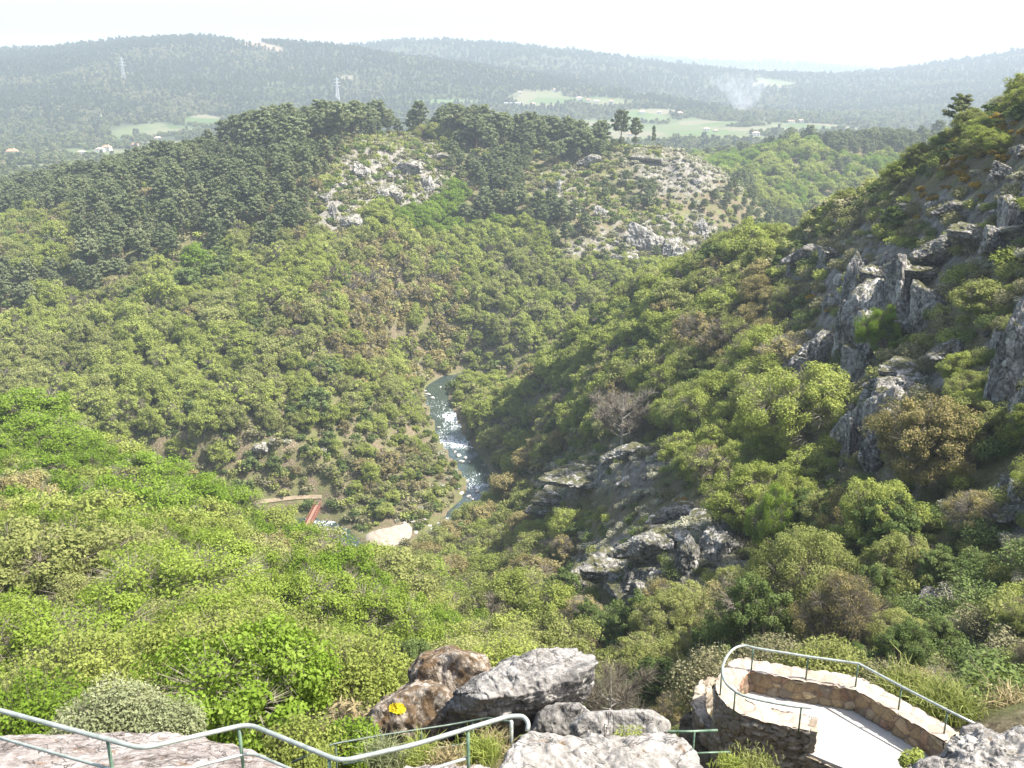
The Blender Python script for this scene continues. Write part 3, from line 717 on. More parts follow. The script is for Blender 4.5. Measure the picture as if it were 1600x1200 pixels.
def round_corners(pts, r=0.12, k=5):
    """a bent pipe: straight runs with rounded corners"""
    P_ = [Vector(p) for p in pts]; out = [P_[0]]
    for a, b, c in zip(P_[:-2], P_[1:-1], P_[2:]):
        ra = min(r, (a-b).length*.45, (c-b).length*.45); s = b+(a-b).normalized()*ra; e = b+(c-b).normalized()*ra
        for i in range(k+1):
            t = i/k; out.append(s*(1-t)**2+b*2*t*(1-t)+e*t*t)
    out.append(P_[-1]); return out
# near rail
NR = [(-260,1046,11.9),(0,1110,11.5),(222,1170,10.9),(388,1131,11.7),(532,1190,11.0),(650,1163,11.3),(795,1119,11.8)]
nr = empty('handrail', tuple(PD(222, 1170, 10.9)+Vector((0, 0, -1.05)))); tag(nr, 'long pale green handrail zigzagging across the bottom left above the slab', 'handrail')
tp = [PD(*q) for q in NR]
pipe('top_rail', round_corners(tp[:-1]+[tp[-1], PD(818, 1119, 11.8), PD(826, 1130, 11.75), PD(824, 1142, 11.7)], .16), .029, M['rail'], nr, 14)
dz = Vector((0, 0, -0.42))
pipe('mid_rail', round_corners([p+dz for p in tp[:-1]]+[PD(731, 1139, 11.6)+dz], .14), .020, M['rail'], nr, 12)
for u, v, d in ((-120,1080,11.7),(168,1156,11.07),(373,1134,11.63),(514,1184,11.08),(731,1139,11.58)):
    q = PD(u, v, d); pipe('post', [q+Vector((0, 0, -.02)), q+Vector((0, 0, -1.25))], .021, M['post'], nr, 10)
# lower path rail
pr = empty('handrail', tuple(PD(595, 1150, 15.2)+Vector((0, 0, -1.0)))); tag(pr, 'thin dark green handrail along the lower path in front of the boulders', 'handrail')
a = [PD(455, 1192, 14.6), PD(520, 1163, 14.8), PD(533, 1160, 14.9), PD(595, 1149, 15.2), PD(700, 1133, 15.7), PD(762, 1122, 16.0), PD(800, 1128, 15.6)]
pipe('top_rail', a, .019, M['darkrail'], pr, 10)
dz = Vector((0, 0, -.42)); pipe('mid_rail', [p+dz for p in (PD(532, 1160, 14.9), PD(595, 1149, 15.2), PD(700, 1133, 15.7), PD(770, 1122, 16.0))], .016, M['darkrail'], pr, 10)
for u, v, d in ((524,1162,14.85),(595,1149,15.2),(658,1139,15.5),(738,1127,15.9)):
    q = PD(u, v, d); pipe('post', [q, q+Vector((0, 0, -1.15))], .017, M['darkrail'], pr, 8)
q = PD(799, 1128, 15.6); pipe('end_post', [q+Vector((0, 0, .02)), q+Vector((0, 0, -.9))], .034, M['galv'] if 'galv' in M else M['rail'], pr, 4)
sr = empty('handrail', tuple(PD(1080, 1143, 16.2)+Vector((0, 0, -.9)))); tag(sr, 'short green handrail between the front rock and the curved outer wall', 'handrail')
pipe('top_rail', [PD(1010, 1143, 16.3), PD(1080, 1143, 16.3), PD(1121, 1141, 16.4)], .022, M['post'], sr, 10)
pipe('mid_rail', [PD(1085, 1177, 16.1), PD(1140, 1175, 16.3)], .018, M['post'], sr, 10)
q = PD(1085, 1143, 16.3); pipe('post', [q, q+Vector((0, 0, -.95))], .018, M['post'], sr, 8)

# ------------------------------------------------------------------ viewing terrace
ZF, ZW = -12.4, -11.9
def masonry(name, rr, grey):
    m, n = newmat(name); cid = attr(n, 'cell').outputs['Fac']; ed = attr(n, 'joint').outputs['Fac']; P_ = geopos(n); f = noise_tex(n, 22, 6, .7, P_)
    st = ramp(n, cid, rr); st = mix(n, 0.55, st, ramp(n, f, [(0.3, (0.25, 0.25, 0.25)), (0.7, (1.35, 1.3, 1.25))]), 'MULTIPLY')
    jt = mth(n, 'SUBTRACT', 1.0, mth(n, 'MULTIPLY', ed, 9.0, True), True)
    bsdf(n, mix(n, jt, st, grey), .92, f, .5, .02, spec=.15); return m
M['masonry'] = masonry('rubble_masonry', [(0.05, (0.20, 0.13, 0.085)), (0.25, (0.30, 0.235, 0.14)), (0.45, (0.17, 0.145, 0.115)), (0.62, (0.28, 0.18, 0.125)), (0.8, (0.38, 0.31, 0.19)), (0.95, (0.23, 0.205, 0.165))], (0.13, 0.10, 0.08))
M['coping'] = masonry('coping_stone', [(0.1, (0.34, 0.28, 0.22)), (0.4, (0.40, 0.35, 0.29)), (0.7, (0.37, 0.29, 0.235)), (0.9, (0.45, 0.41, 0.355))], (0.22, 0.18, 0.15))
M['drystone'] = masonry('stacked_stone', [(0.1, (0.20, 0.165, 0.125)), (0.4, (0.30, 0.25, 0.19)), (0.7, (0.24, 0.215, 0.18)), (0.9, (0.40, 0.35, 0.28))], (0.05, 0.042, 0.034))
def offset_line(P_, d):
    P_ = np.asarray(P_, float); T = np.gradient(P_, axis=0); T /= np.linalg.norm(T, axis=1)[:, None]
    return P_+np.stack([-T[:, 1], T[:, 0]], 1)*d
def dense_line(P_, step):
    P_ = np.asarray(P_, float); s = np.r_[0, np.cumsum(np.linalg.norm(np.diff(P_, axis=0), axis=1))]
    t = np.linspace(0, s[-1], max(3, int(s[-1]/step))); return np.stack([np.interp(t, s, P_[:, k]) for k in range(2)], 1)
def wall_mesh(name, outer, inner, zt, zo, zi, step, cell, flat, seed, part='all', amp=.03):
    """a rubble wall swept along a plan line; cross-section outer face, top, inner face; stones raised in the mesh"""
    n_ = len(outer); prof = []
    h1 = zt-zo; h2 = zt-zi; wd = float(np.mean(np.linalg.norm(outer-inner, axis=1)))
    if part in ('all', 'outer'): prof += [('o', t) for t in np.linspace(0, 1, max(2, int(h1/step)))]
    if part in ('all', 'top'): prof += [('t', t) for t in np.linspace(0, 1, max(2, int(wd/step)))]
    if part in ('all', 'inner'): prof += [('i', t) for t in np.linspace(0, 1, max(2, int(h2/step)))]
    V = []; Nn = []
    out_dir = outer-inner; out_dir /= np.linalg.norm(out_dir, axis=1)[:, None]
    for i in range(n_):
        for k, t in prof:
            if k == 'o': V.append((*outer[i], zo+h1*t)); Nn.append((*out_dir[i], 0))
            elif k == 't': V.append((*(outer[i]*(1-t)+inner[i]*t), zt)); Nn.append((0, 0, 1))
            else: V.append((*inner[i], zt-h2*t)); Nn.append((*-out_dir[i], 0))
    V = np.array(V); Nn = np.array(Nn); jit = fbm3(V, .18, 3, seed+5)[:, None]-.5
    b1, gap, cid = vor3((V+jit*.10)*(1, 1, flat), cell, seed)
    V = V+Nn*((np.clip(gap*3, 0, 1)-.6)*amp+(cid-.5)*amp*.8+(fbm3(V, .07, 3, seed)-.5)*amp*.6)[:, None]
    F = grid_faces(n_, len(prof)); me = build_mesh(name, V, F, smooth=True)
    for nm, arr in (('cell', cid), ('joint', gap)):
        a = me.attributes.new(nm, 'FLOAT', 'POINT'); a.data.foreach_set('value', arr.astype(np.float32))
    return me
OUT = [(1497,1144),(1411,1094),(1348,1060),(1300,1051),(1245,1043),(1200,1034),(1172,1028),(1152,1028),(1134,1040),(1119,1061),(1118,1078),(1126,1093),(1140,1106),(1160,1117),(1190,1127),(1222,1134),(1266,1142)]
outp = np.array([tuple(PZ(u, v, ZW)[:2]) for u, v in OUT])
def soft(P_, it=2):
    for _ in range(it):
        Q = [P_[0]]
        for a, b in zip(P_[:-1], P_[1:]): Q += [a*.75+b*.25, a*.25+b*.75]
        Q.append(P_[-1]); P_ = np.array(Q)
    return P_
outl = dense_line(np.vstack([outp[:3], soft(outp[3:])]), .03)
side = 1.0
inl = offset_line(dense_line(outl, .03), .46)
# offset towards the floor side
if np.linalg.norm(inl.mean(0)-np.array(PZ(1250, 1100, ZW)[:2])) > np.linalg.norm(offset_line(outl, -.46).mean(0)-np.array(PZ(1250, 1100, ZW)[:2])): inl = offset_line(outl, -.46)
k_ = min(len(outl), len(inl)); outl, inl = outl[:k_], inl[:k_]
for _ in range(25): inl[1:-1] = (inl[:-2]+inl[1:-1]*2+inl[2:])/4
tw = empty('parapet_wall', (outl[0][0], outl[0][1], ZF)); tag(tw, 'low curved stone parapet around the pale viewing terrace', 'wall')
def sub_mesh(name, me, mats, parent):
    co = np.zeros(len(me.vertices)*3, np.float32); me.vertices.foreach_get('co', co); co = co.reshape(-1, 3)-np.array(parent.location, np.float32); me.vertices.foreach_set('co', co.ravel()); me.update()
    return link(name, me, mats, parent=parent)
sub_mesh('outer_face', wall_mesh('outer_face', outl, inl, ZW, -14.6, ZF, .035, .21, 3.0, 7, 'outer', .055), [M['drystone']], tw)
sub_mesh('coping', wall_mesh('coping', outl, inl, ZW, -14, ZF, .03, .30, 1.0, 8, 'top', .03), [M['coping']], tw)
sub_mesh('inner_face', wall_mesh('inner_face', outl, inl, ZW, -14, ZF-.12, .025, .23, 1.0, 9, 'inner', .04), [M['masonry']], tw)
def end_cap(name, a, b, zt, zb, mat, parent, dirn):
    """squared stone end of the wall, a real block 12 cm deep"""
    a = Vector((*a, 0)); b = Vector((*b, 0)); d = Vector((*dirn, 0)).normalized()*.12; nu, nv = 16, 60; V = []
    for j in range(nv+1):
        for i in range(nu+1):
            p = a.lerp(b, i/nu)+d; V.append((p.x, p.y, zb+(zt-zb)*j/nv))
    V = np.array(V); b1, gap, cid = vor3(V*(1, 1, 2.6), .2, 5); V += np.array([*d.normalized()])*((np.clip(gap*3, 0, 1)-.6)*.04+(cid-.5)*.04)[:, None]
    base = len(V); back = V.reshape(nv+1, nu+1, 3); F = [grid_faces(nv+1, nu+1)]
    ring = [i for i in range(nu+1)]+[j*(nu+1)+nu for j in range(1, nv+1)]+[nv*(nu+1)+i for i in range(nu-1, -1, -1)]+[j*(nu+1) for j in range(nv-1, 0, -1)]
    W_ = np.array([V[i]-np.array([*d]) for i in ring]); V = np.vstack([V, W_]); k = len(ring)
    F.append(np.array([(ring[i], base+i, base+(i+1) % k, ring[(i+1) % k]) for i in range(k)])); me = build_mesh(name, V, F)
    gap = np.r_[gap, gap[ring]]; cid = np.r_[cid, cid[ring]]
    for nm, arr in (('cell', cid), ('joint', gap)):
        at = me.attributes.new(nm, 'FLOAT', 'POINT'); at.data.foreach_set('value', arr.astype(np.float32))
    return sub_mesh(name, me, [mat], parent)
end_cap('wall_end', outl[-1], inl[-1], ZW, -14.6, M['drystone'], tw, outl[-1]-outl[-4])
end_cap('wall_end', outl[0], inl[0], ZW, -13.2, M['coping'], tw, outl[0]-outl[3])
# floor
m, n = newmat('terrace_concrete'); f = noise_tex(n, 3, 8, .7, geopos(n)); g2 = noise_tex(n, .7, 4, .6, geopos(n))
bsdf(n, mix(n, .5, ramp(n, f, [(0.3, (0.33, 0.315, 0.285)), (0.7, (0.49, 0.47, 0.43))]), ramp(n, g2, [(0.35, (0.36, 0.345, 0.31)), (0.65, (0.50, 0.48, 0.435))])), .9, noise_tex(n, 40, 5, .7, geopos(n)), .35, .01); M['concrete'] = m
mid = (outl*0.35+inl*0.65)
fl = [tuple(p) for p in mid[::6]]+[tuple(mid[-1])]+[tuple(PZ(u, v, ZF)[:2]) for u, v in ((1262,1176),(1290,1188),(1322,1201),(1370,1222),(1450,1260),(1560,1260),(1540,1200))]
def prism(name, poly, zt, zb, mats, parent=None, bevel=0):
    bm = bmesh.new(); vs = [bm.verts.new((x, y, zt)) for x, y in poly]; f_ = bm.faces.new(vs)
    if f_.normal.z < 0 or (f_.normal_update() or f_.normal.z < 0): f_.normal_flip()
    r = bmesh.ops.extrude_face_region(bm, geom=[f_])
    for v in (g for g in r['geom'] if isinstance(g, bmesh.types.BMVert)): v.co.z = zb
    bmesh.ops.recalc_face_normals(bm, faces=bm.faces); bmesh.ops.triangulate(bm, faces=[f for f in bm.faces if len(f.verts) > 4])
    me = bpy.data.meshes.new(name); bm.to_mesh(me); bm.free(); return link(name, me, mats, parent=parent)
flo = prism('terrace_floor', fl, ZF, ZF-.35, [M['concrete']]); tag(flo, kind='structure')
# retaining wall under the near edge of the floor
ret = [(1262,1176),(1290,1188),(1322,1201),(1370,1222),(1450,1262)]
rl = dense_line(np.array([tuple(PZ(u, v, ZF)[:2]) for u, v in ret]), .04); dl = offset_line(rl, .02); cN = np.array(PZ(1400, 1150, ZF)[:2])
sg = -1 if np.linalg.norm(offset_line(rl, .3).mean(0)-cN) < np.linalg.norm(rl.mean(0)-cN) else 1
ro = offset_line(rl, .06*sg); ri = offset_line(rl, -.3*sg)
rw = link('retaining_wall', wall_mesh('retaining_wall', ro, ri, ZF-.05, -14.8, ZF-.4, .04, .24, 2.0, 17, 'all', .05), [M['drystone']]); tag(rw, 'rough stone retaining wall under the near edge of the terrace floor', 'wall')
# outer curved kerb wall
KER = [(1119,1058),(1102,1068),(1092,1084),(1092,1100),(1098,1116),(1112,1134),(1130,1150),(1150,1161),(1180,1168),(1210,1175),(1240,1185),(1275,1200),(1300,1220)]
kl = dense_line(soft(np.array([tuple(PZ(u, v, -12.95)[:2]) for u, v in KER])), .04)
ko = offset_line(kl, .13); ki = offset_line(kl, -.13); c0 = np.array(PZ(1250, 1100, -12.9)[:2])
if np.linalg.norm(ko.mean(0)-c0) < np.linalg.norm(ki.mean(0)-c0): ko, ki = ki, ko
kw = link('kerb_wall', wall_mesh('kerb_wall', ko, ki, -12.95, -16.0, -13.7, .04, .30, 1.6, 27, 'all', .07), [M['drystone']]); tag(kw, 'crumbling outer stone wall curving below the terrace parapet', 'wall')
mkm = bpy.data.meshes  # earth strip between the two walls
es = ribbon('earth_strip', kl*0.0+((ki+outl[np.linspace(len(outl)*.42, len(outl)-1, len(ki)).astype(int)])/2), [1.5]*len(kl), lambda x, y: -13.55+.1*math.sin(x*3+y*2), M['ground'], nx=4)
# terrace rail
ZR = -11.38
RL = [(1545,1142),(1481,1110),(1409,1073),(1342,1037),(1300,1031),(1263,1026),(1183,1013),(1166,1009),(1152,1011),(1140,1020),(1131,1036),(1129,1052),(1135,1068),(1150,1081),(1165,1088),(1192,1095),(1236,1103),(1268,1106)]
rp = np.array([tuple(PZ(u, v, ZR)[:2]) for u, v in RL]); rs = np.vstack([rp[:5], catmull(rp[5:], 5)])
tr_ = empty('terrace_railing', (*rp[3], ZW)); tag(tr_, 'grey-green tube railing curving on top of the terrace parapet', 'railing')
pipe('top_rail', [(x, y, ZR) for x, y in rs], .026, M['rail'], tr_, 12)
for u, v in ((1481,1110),(1409,1073),(1341,1039),(1263,1026),(1177,1013),(1128,1050),(1149,1080),(1252,1105)):
    q = PZ(u, v, ZR); pipe('post', [q+Vector((0, 0, -.015)), q+Vector((0, 0, -.56))], .017, M['post'], tr_, 8)
# ------------------------------------------------------------------ vegetation: the kinds of tree and their sizes of detail
protos = {}     # kind -> list of dict(tint, lod, parts)
def two(name, A_, mats, lo=None):
    me = A_.mesh(name)
    for mm in mats: me.materials.append(mm)
    return me
SPEC = {
 # kind: (detail, [(builder args)...])
 'broadleaf_tree': {-1: [dict(n_leaf=62000, leaf=.098, h=7.5, cw=3.8, lobes=22, twigs=.10, seed=s) for s in (15, 16)],
                    0: [dict(n_leaf=42000, leaf=.12, h=7.5, cw=3.9, lobes=17, twigs=.10, seed=s) for s in (1, 2)],
                    1: [dict(n_leaf=16000, leaf=.20, h=7.5, cw=4.0, lobes=15, twigs=.14, puff=1.25, seed=s) for s in (3, 4, 5, 11, 12)],
                    2: [dict(n_leaf=6000, leaf=.33, h=7.5, cw=3.9, lobes=13, twigs=.16, sides=4, puff=1.4, seed=s) for s in (6, 7, 8, 13, 14)]},
 'sparse_tree': {-1: [dict(n_leaf=26000, leaf=.09, h=7.5, cw=3.6, lobes=17, twigs=.5, sparse=.6, seed=s) for s in (29,)],
                 0: [dict(n_leaf=12000, leaf=.145, h=7.5, cw=3.6, lobes=13, twigs=.5, sparse=.7, seed=s) for s in (21, 22)],
                 1: [dict(n_leaf=5500, leaf=.23, h=7.5, cw=3.6, lobes=12, twigs=.5, sparse=.7, seed=s) for s in (23, 24, 28)],
                 2: [dict(n_leaf=2000, leaf=.40, h=7.2, cw=3.5, lobes=10, twigs=.5, sparse=.6, sides=4, seed=s) for s in (26, 27)]},
 'evergreen_tree': {-1: [dict(n_leaf=45000, leaf=.090, h=7.0, cw=2.5, lobes=18, twigs=.02, low=.10, seed=s) for s in (38,)],
                    0: [dict(n_leaf=22000, leaf=.135, h=7.0, cw=2.5, lobes=14, twigs=.02, low=.10, seed=s) for s in (31, 32)],
                    1: [dict(n_leaf=9000, leaf=.215, h=7.0, cw=2.6, lobes=12, twigs=.02, low=.12, seed=s) for s in (33, 34)],
                    2: [dict(n_leaf=2800, leaf=.40, h=6.5, cw=2.8, lobes=10, twigs=.03, low=.14, sides=4, seed=s) for s in (36,)]},
}
def kinds_arrays(kind, lod, a):
    if kind in ('pine_tree', 'tall_tree'): return pine(**a)
    if kind == 'bare_tree': return bare(**a)
    return broadleaf(**a)
SPEC['pine_tree'] = {1: [dict(n_leaf=5000, leaf=.34, h=13, cw=2.8, seed=s) for s in (41,)],
                     2: [dict(n_leaf=2600, leaf=.55, h=14, cw=3.1, base=.36, sides=4, seed=s) for s in (43, 44, 45)]+[dict(n_leaf=2400, leaf=.52, h=15.5, cw=3.2, base=.52, sides=4, seed=s) for s in (46, 47)]}
SPEC['tall_tree'] = {1: [dict(n_leaf=2600, leaf=.5, h=14, cw=2.9, base=.50, seed=s) for s in (71, 72)]}
SPEC['bare_tree'] = {0: [dict(n_tw=5200, wid=.009, h=6.5, cw=3.0, seed=51)], 1: [dict(n_tw=3600, wid=.017, h=6.5, cw=3.0, seed=s) for s in (52, 53)], 2: [dict(n_tw=1500, wid=.042, h=6.2, cw=3.0, seed=54)]}
TINTS = {'broadleaf_tree': ['vivid', 'lime', 'yellow', 'olive', 'bronze'], 'sparse_tree': ['yellow', 'olive', 'bronze'], 'evergreen_tree': ['dark'], 'pine_tree': ['pine'], 'bare_tree': ['twig']}
TRUNK = {'pine_tree': 'pinebark', 'tall_tree': 'pinebark', 'bare_tree': 'greybark'}
TREE = {}       # (kind, lod) -> list of (trunk arrays, crown arrays)
for kind, lods in SPEC.items():
    for lod, args in lods.items():
        TREE[kind, lod] = [kinds_arrays(kind, lod, a) for a in args]
_parts = {}
def part_meshes(kind, lod, var, tint):
    k = (kind, lod, var, tint)
    if k not in _parts:
        tr, cr = TREE[kind, lod][var]
        t = _parts.get((kind, lod, var))
        if t is None: t = _parts[kind, lod, var] = two('trunk', tr, [M[TRUNK.get(kind, 'bark')]])
        _parts[k] = (t, two('crown', cr, [M[tint], M['twig']]))
    return _parts[k]
def joined(kind, lod, var, tint, name):
    tr, cr = TREE[kind, lod][var]; A_ = Acc()
    for v, f, mi, t in zip(cr.V, cr.F, cr.m, cr.t): A_.V.append(v); A_.F.append(f-0); A_.m.append(mi); A_.t.append(t)
    A_.n = cr.n
    for v, f, t in zip(tr.V, tr.F, tr.t): A_.V.append(v); A_.F.append(f+cr.n); A_.m.append(np.full(len(f), 2)); A_.t.append(t)
    return two(name, A_, [M[tint], M['twig'], M[TRUNK.get(kind, 'bark')]])
# bushes: one mesh each
BUSH = {}
for kind, tints, hh, cc, sp in (('shrub', ['scrub', 'olive', 'dark', 'yellow', 'bronze'], 1.9, 1.6, 0), ('flowering_shrub', ['pale'], 1.2, 1.25, .2), ('gorse_bush', ['gorse'], 1.0, 1.0, .3)):
    for lod, nl, lf, tw_ in ((0, 2600, .10, .15), (1, 700, .20, .15), (2, 170, .50, .1)):
        for ti in tints:
            for var in range(2):
                A_ = bush(100+var*7+lod, nl, lf*(1 if kind == 'shrub' else .75), hh, cc, tw_, 9, sp)
                BUSH[kind, lod, ti, var] = two(kind, A_, [M[ti], M['twig']])

# ------------------------------------------------------------------ where each kind grows
ry = np.array([p[1] for p in rivs]); 
seg = rivs[(rivs[:, 1] > 250)]
k0 = int(np.argmax(ry < 424)); rx_y = []; rx_x = []
i_ = [i for i in range(len(rivs)) if rivs[i][1] < 424]
ys = []; xs = []; last = 1e9
for i in i_:
    if rivs[i][1] < last and rivs[i][0] > rivs[:, 0].min()*0.3: ys.append(rivs[i][1]); xs.append(rivs[i][0]); last = rivs[i][1]
ys = np.array(ys[::-1]); xs = np.array(xs[::-1])
def rivx(y): return np.interp(y, ys, xs)
def zone(x, y, u, v):
    """NL near left slope, MH middle hill, RS right slope, WH wooded hill beyond"""
    if y > 700: return 'WH'
    if y >= 440: return 'MH'
    if y >= 246: return 'MH' if x < rivx(y) else 'RS'
    lim = np.interp(v, [840, 900, 960, 1010, 1100, 1200], [600, 640, 690, 735, 760, 760])
    return 'NL' if u < lim else 'RS'
def pine_low(u):
    return np.interp(u, [-50, 0, 100, 190, 270, 380, 450, 560, 640, 700, 720, 800, 900, 950, 1010, 1200], [500, 490, 450, 425, 395, 380, 360, 315, 200, 210, 330, 345, 330, 270, 228, 200])
def G(u, v, cu, cv, ru, rv): return math.exp(-(((u-cu)/ru)**2+((v-cv)/rv)**2))
cand = []
g = np.random.default_rng(77)
cell = 4.9
for yy in np.arange(24, 1050, cell):
    cc = cell*1.22 if yy < 160 else cell if yy < 330 else cell*1.05 if yy < 700 else cell*1.7
    if yy >= 700 and int(yy/cell) % 2: continue
    xs_ = np.arange(-.80*yy-10, .88*yy+10, cc); xs_ = xs_+g.uniform(-.45, .45, len(xs_))*cc
    cand.append(np.stack([xs_, np.full(len(xs_), yy)+g.uniform(-.45, .45, len(xs_))*cc], 1))
cand = np.concatenate(cand); cx, cyy = cand[:, 0], cand[:, 1]
cz = ground_z(cx, cyy); cu_, cv_, cd_ = project(cx, cyy, cz+5.5)
rockc = rock_mask(*project(cx, cyy, cz)[:2], cyy); rdc = river_dist(cx, cyy)
n1 = fbm(cx, cyy, 28, 3, 201); n2 = fbm(cx, cyy, 60, 3, 202); n3 = fbm(cx, cyy, 16, 2, 203)
# visibility: highest ground already passed along each bearing
runmax = np.maximum.accumulate(TT if False else ZZ/DD, axis=0)
def visible(x, y, top, lag=8, slack=.004):
    s = np.clip((x/y-S0)/(S1-S0)*(NS-1), 0, NS-1).astype(int); l = np.clip((np.log(y)-L0)/(L1-L0)*(NL-1), 0, NL-1).astype(int)
    return top/y > runmax[np.maximum(l-lag, 0), s]-slack
BEACHC = ctr
plants = []     # kind, tint, x, y, z, h-scale, w-scale, rot
bridge_a, bridge_b = PZ(503, 777, -134.2), PZ(480, 822, -134.2)
def seg_d(x, y, a, b):
    ax, ay, bx, by = a[0], a[1], b[0], b[1]; t = max(0, min(1, ((x-ax)*(bx-ax)+(y-ay)*(by-ay))/((bx-ax)**2+(by-ay)**2))); return math.hypot(x-ax-t*(bx-ax), y-ay-t*(by-ay))
PATH = [ground_pt(u, v) for u, v in ((395,788),(420,785),(450,781),(480,778),(503,778))]
def blocked(x, y, u, v):
    if seg_d(x, y, bridge_a, bridge_b) < 2.4: return True
    for a, b in zip(PATH[:-1], PATH[1:]):
        if seg_d(x, y, a, b) < 1.3: return True
    if math.hypot((x-BEACHC[0])/8.0, (y-BEACHC[1])/7) < 1.05: return True
    # keep the sight lines over the river, the beach, the bridge and the path open, as in the photo
    return False
CLEARV = [(925,752,85,36,235),(870,780,45,24,240),(1020,865,95,52,150),(1100,825,60,35,140),(960,890,50,40,140),(1350,470,70,80,185),(1300,545,70,45,175),(1362,655,62,72,115),(1400,590,80,30,130),(1585,580,38,95,95),(1500,360,110,40,150),(1230,700,26,60,115)]
OPEN = [(600,838,42,20),(494,802,26,30),(440,786,40,10)]
for i in range(len(cx)):
    x, y, z, u, v = cx[i], cyy[i], cz[i], cu_[i], cv_[i]; q = g.random()
    if rdc[i] < 7.0 and 195 < y < 760: continue
    if y < (26 if u < 560 else 36 if u < 1500 else 28): continue
    if blocked(x, y, u, v): continue
    if not visible(x, y, z+9): continue
    Z_ = zone(x, y, u, v); rk_ = rockc[i]
    if Z_ in ('MH',) and rk_ > .22+.3*n3[i] : continue
    if Z_ == 'RS' and rk_ > .18+.25*n3[i]: continue
    if 195 < y < 262 or (Z_ == 'NL' and y > 150):      # nearer trees must not hide the beach or the bridge
        pass
    hs = .66+.62*g.random()**1.3+(.35 if g.random() < .05 else 0); ws = hs*g.uniform(.80, 1.12); kind = 'broadleaf_tree'; tint = 'yellow'
    if Z_ == 'NL':
        r = n1[i]+g.normal(0, .07)
        tint = 'vivid' if r < .36 or G(u, v, 40, 660, 120, 70) > .4 else 'yellow' if r < .60 else 'olive'
        if y < 62 and tint == 'vivid': tint = 'yellow'
        if tint == 'yellow' and n2[i] < .56: tint = 'lime'
        if u < 110 and 780 < v < 960 and q < .3: tint = 'bronze'; 
        if q > .90: kind = 'sparse_tree'; tint = 'bronze' if g.random() < .5 else 'olive'
        if G(u, v, 480, 870, 60, 60) > .4 and g.random() < .5: kind = 'sparse_tree'; tint = 'olive'
        if G(u, v, 650, 1000, 40, 40) > .4: kind = 'evergreen_tree'; tint = 'dark'
        if y < 60: hs *= .8; ws *= .8
        ws *= 1.18
        if 70 < y < 150: hs *= 1.12+.3*(n3[i]-.5)
    elif Z_ == 'MH':
        if v < pine_low(u)+(n3[i]-.5)*60 and not (u < 120 and 325 < v < 410 and n1[i] > .40) and not (600 < u < 720 and v > 275):
            
            if g.random() < .34+.30*(n3[i] > .58): continue
            kind, tint = 'pine_tree', 'pine'; hs = .5+.62*g.random()**1.2; ws = hs*g.uniform(.95, 1.35)
            if v < 240 and u > 350:
                if g.random() < .45: continue
                hs *= 1.38; ws *= 1.6
            if u > 940: hs *= .45; ws *= .5
            if q < .14 and v > 230: kind = 'bare_tree' if q < .05 else 'sparse_tree'; tint = 'twig' if q < .05 else 'bronze'; hs *= .9
            if u > 960 and q < .8: continue
        else:
            gl = G(u, v, 610, 470, 115, 105); lo = G(u, v, 560, 730, 190, 80)
            tint = 'yellow' if n1[i]+g.normal(0, .08) < .56 else 'olive'
            if g.random() < .34: kind = 'sparse_tree'
            if g.random() < .03: kind, tint = 'bare_tree', 'twig'
            if g.random() < .12: hs *= 1.35; ws *= 1.1
            if n1[i] > .58 and g.random() < .3: tint = 'bronze' if kind == 'sparse_tree' else tint
            if g.random() < .02+.10*(n2[i] > .62): kind, tint = 'evergreen_tree', 'dark'; ws *= 1.4
            if gl > .35 and g.random() < gl*1.0: kind = 'sparse_tree'; tint = 'bronze' if g.random() < .75 else 'olive'; 
            if gl > .35 and g.random() < .22*gl: kind, tint = 'bare_tree', 'twig'
            if lo > .3:
                hs *= .68; ws *= .72
                if g.random() < .75*lo: kind = 'sparse_tree'; tint = 'olive' if g.random() < .55 else 'bronze'
                if g.random() < .12: kind, tint = 'evergreen_tree', 'dark'; ws *= 1.2
                if g.random() < .25: continue
            if G(u, v, 700, 320, 90, 40) > .4: kind, tint = 'broadleaf_tree', 'vivid'; hs *= 1.05
            if G(u, v, 660, 560, 60, 30) > .4: tint = 'yellow'
            if u > 850 and v < 400:
                if g.random() < .62: continue
                kind, tint = ('pine_tree', 'pine') if g.random() < .5 else ('evergreen_tree', 'dark'); hs *= .6; ws *= .75
            if 760 < u < 1000 and v < 420 and g.random() < .30: hs *= .8
    elif Z_ == 'RS':
        upp = u > 1200 and v < 430 or u > 1430 and v < 600
        if upp:
            if g.random() < .30: continue
            hs *= .50; ws *= .62; kind = 'broadleaf_tree'; tint = ('yellow', 'olive', 'olive')[int(q*3)]
            if g.random() < .3: kind, tint = 'evergreen_tree', 'dark'; ws *= 1.3
        else:
            r = n1[i]+g.normal(0, .09)
            tint = 'yellow' if r < .50 else 'olive' if r < .66 else 'bronze'
            if q < .20: kind = 'sparse_tree'; tint = ('bronze', 'olive', 'olive')[int(g.random()*3)]
            elif q < .25: kind, tint = 'bare_tree', 'twig'
            elif q < .34: kind, tint = 'evergreen_tree', 'dark'; ws *= 1.2
            low = v > 820
            if low and u > 860:
                if g.random() < .62: kind, tint = 'evergreen_tree', 'dark'; hs = g.uniform(.55, 1.0); ws = hs*g.uniform(.7, 1.1)
                elif g.random() < .45: kind, tint = 'broadleaf_tree', 'olive'; hs *= .8; ws *= .75
                else: kind, tint = 'sparse_tree', 'bronze'; hs *= .75; ws *= .8
                if y < 60: hs *= .62; ws *= .62
            if G(u, v, 1470, 700, 110, 90) > .35 and g.random() < .8: kind, tint = 'sparse_tree' if g.random() < .35 else 'broadleaf_tree', 'bronze' if g.random() < .5 else 'olive'; hs *= 1.05
            if y > 330: hs *= .95
            if u > 1250 and v < 760: hs *= .72; ws *= .78
            if rk_ > .10 and g.random() < .4: continue
    else:
        hs *= 1.25; ws *= 1.35; tint = 'vivid' if n1[i] < .5 else 'yellow'
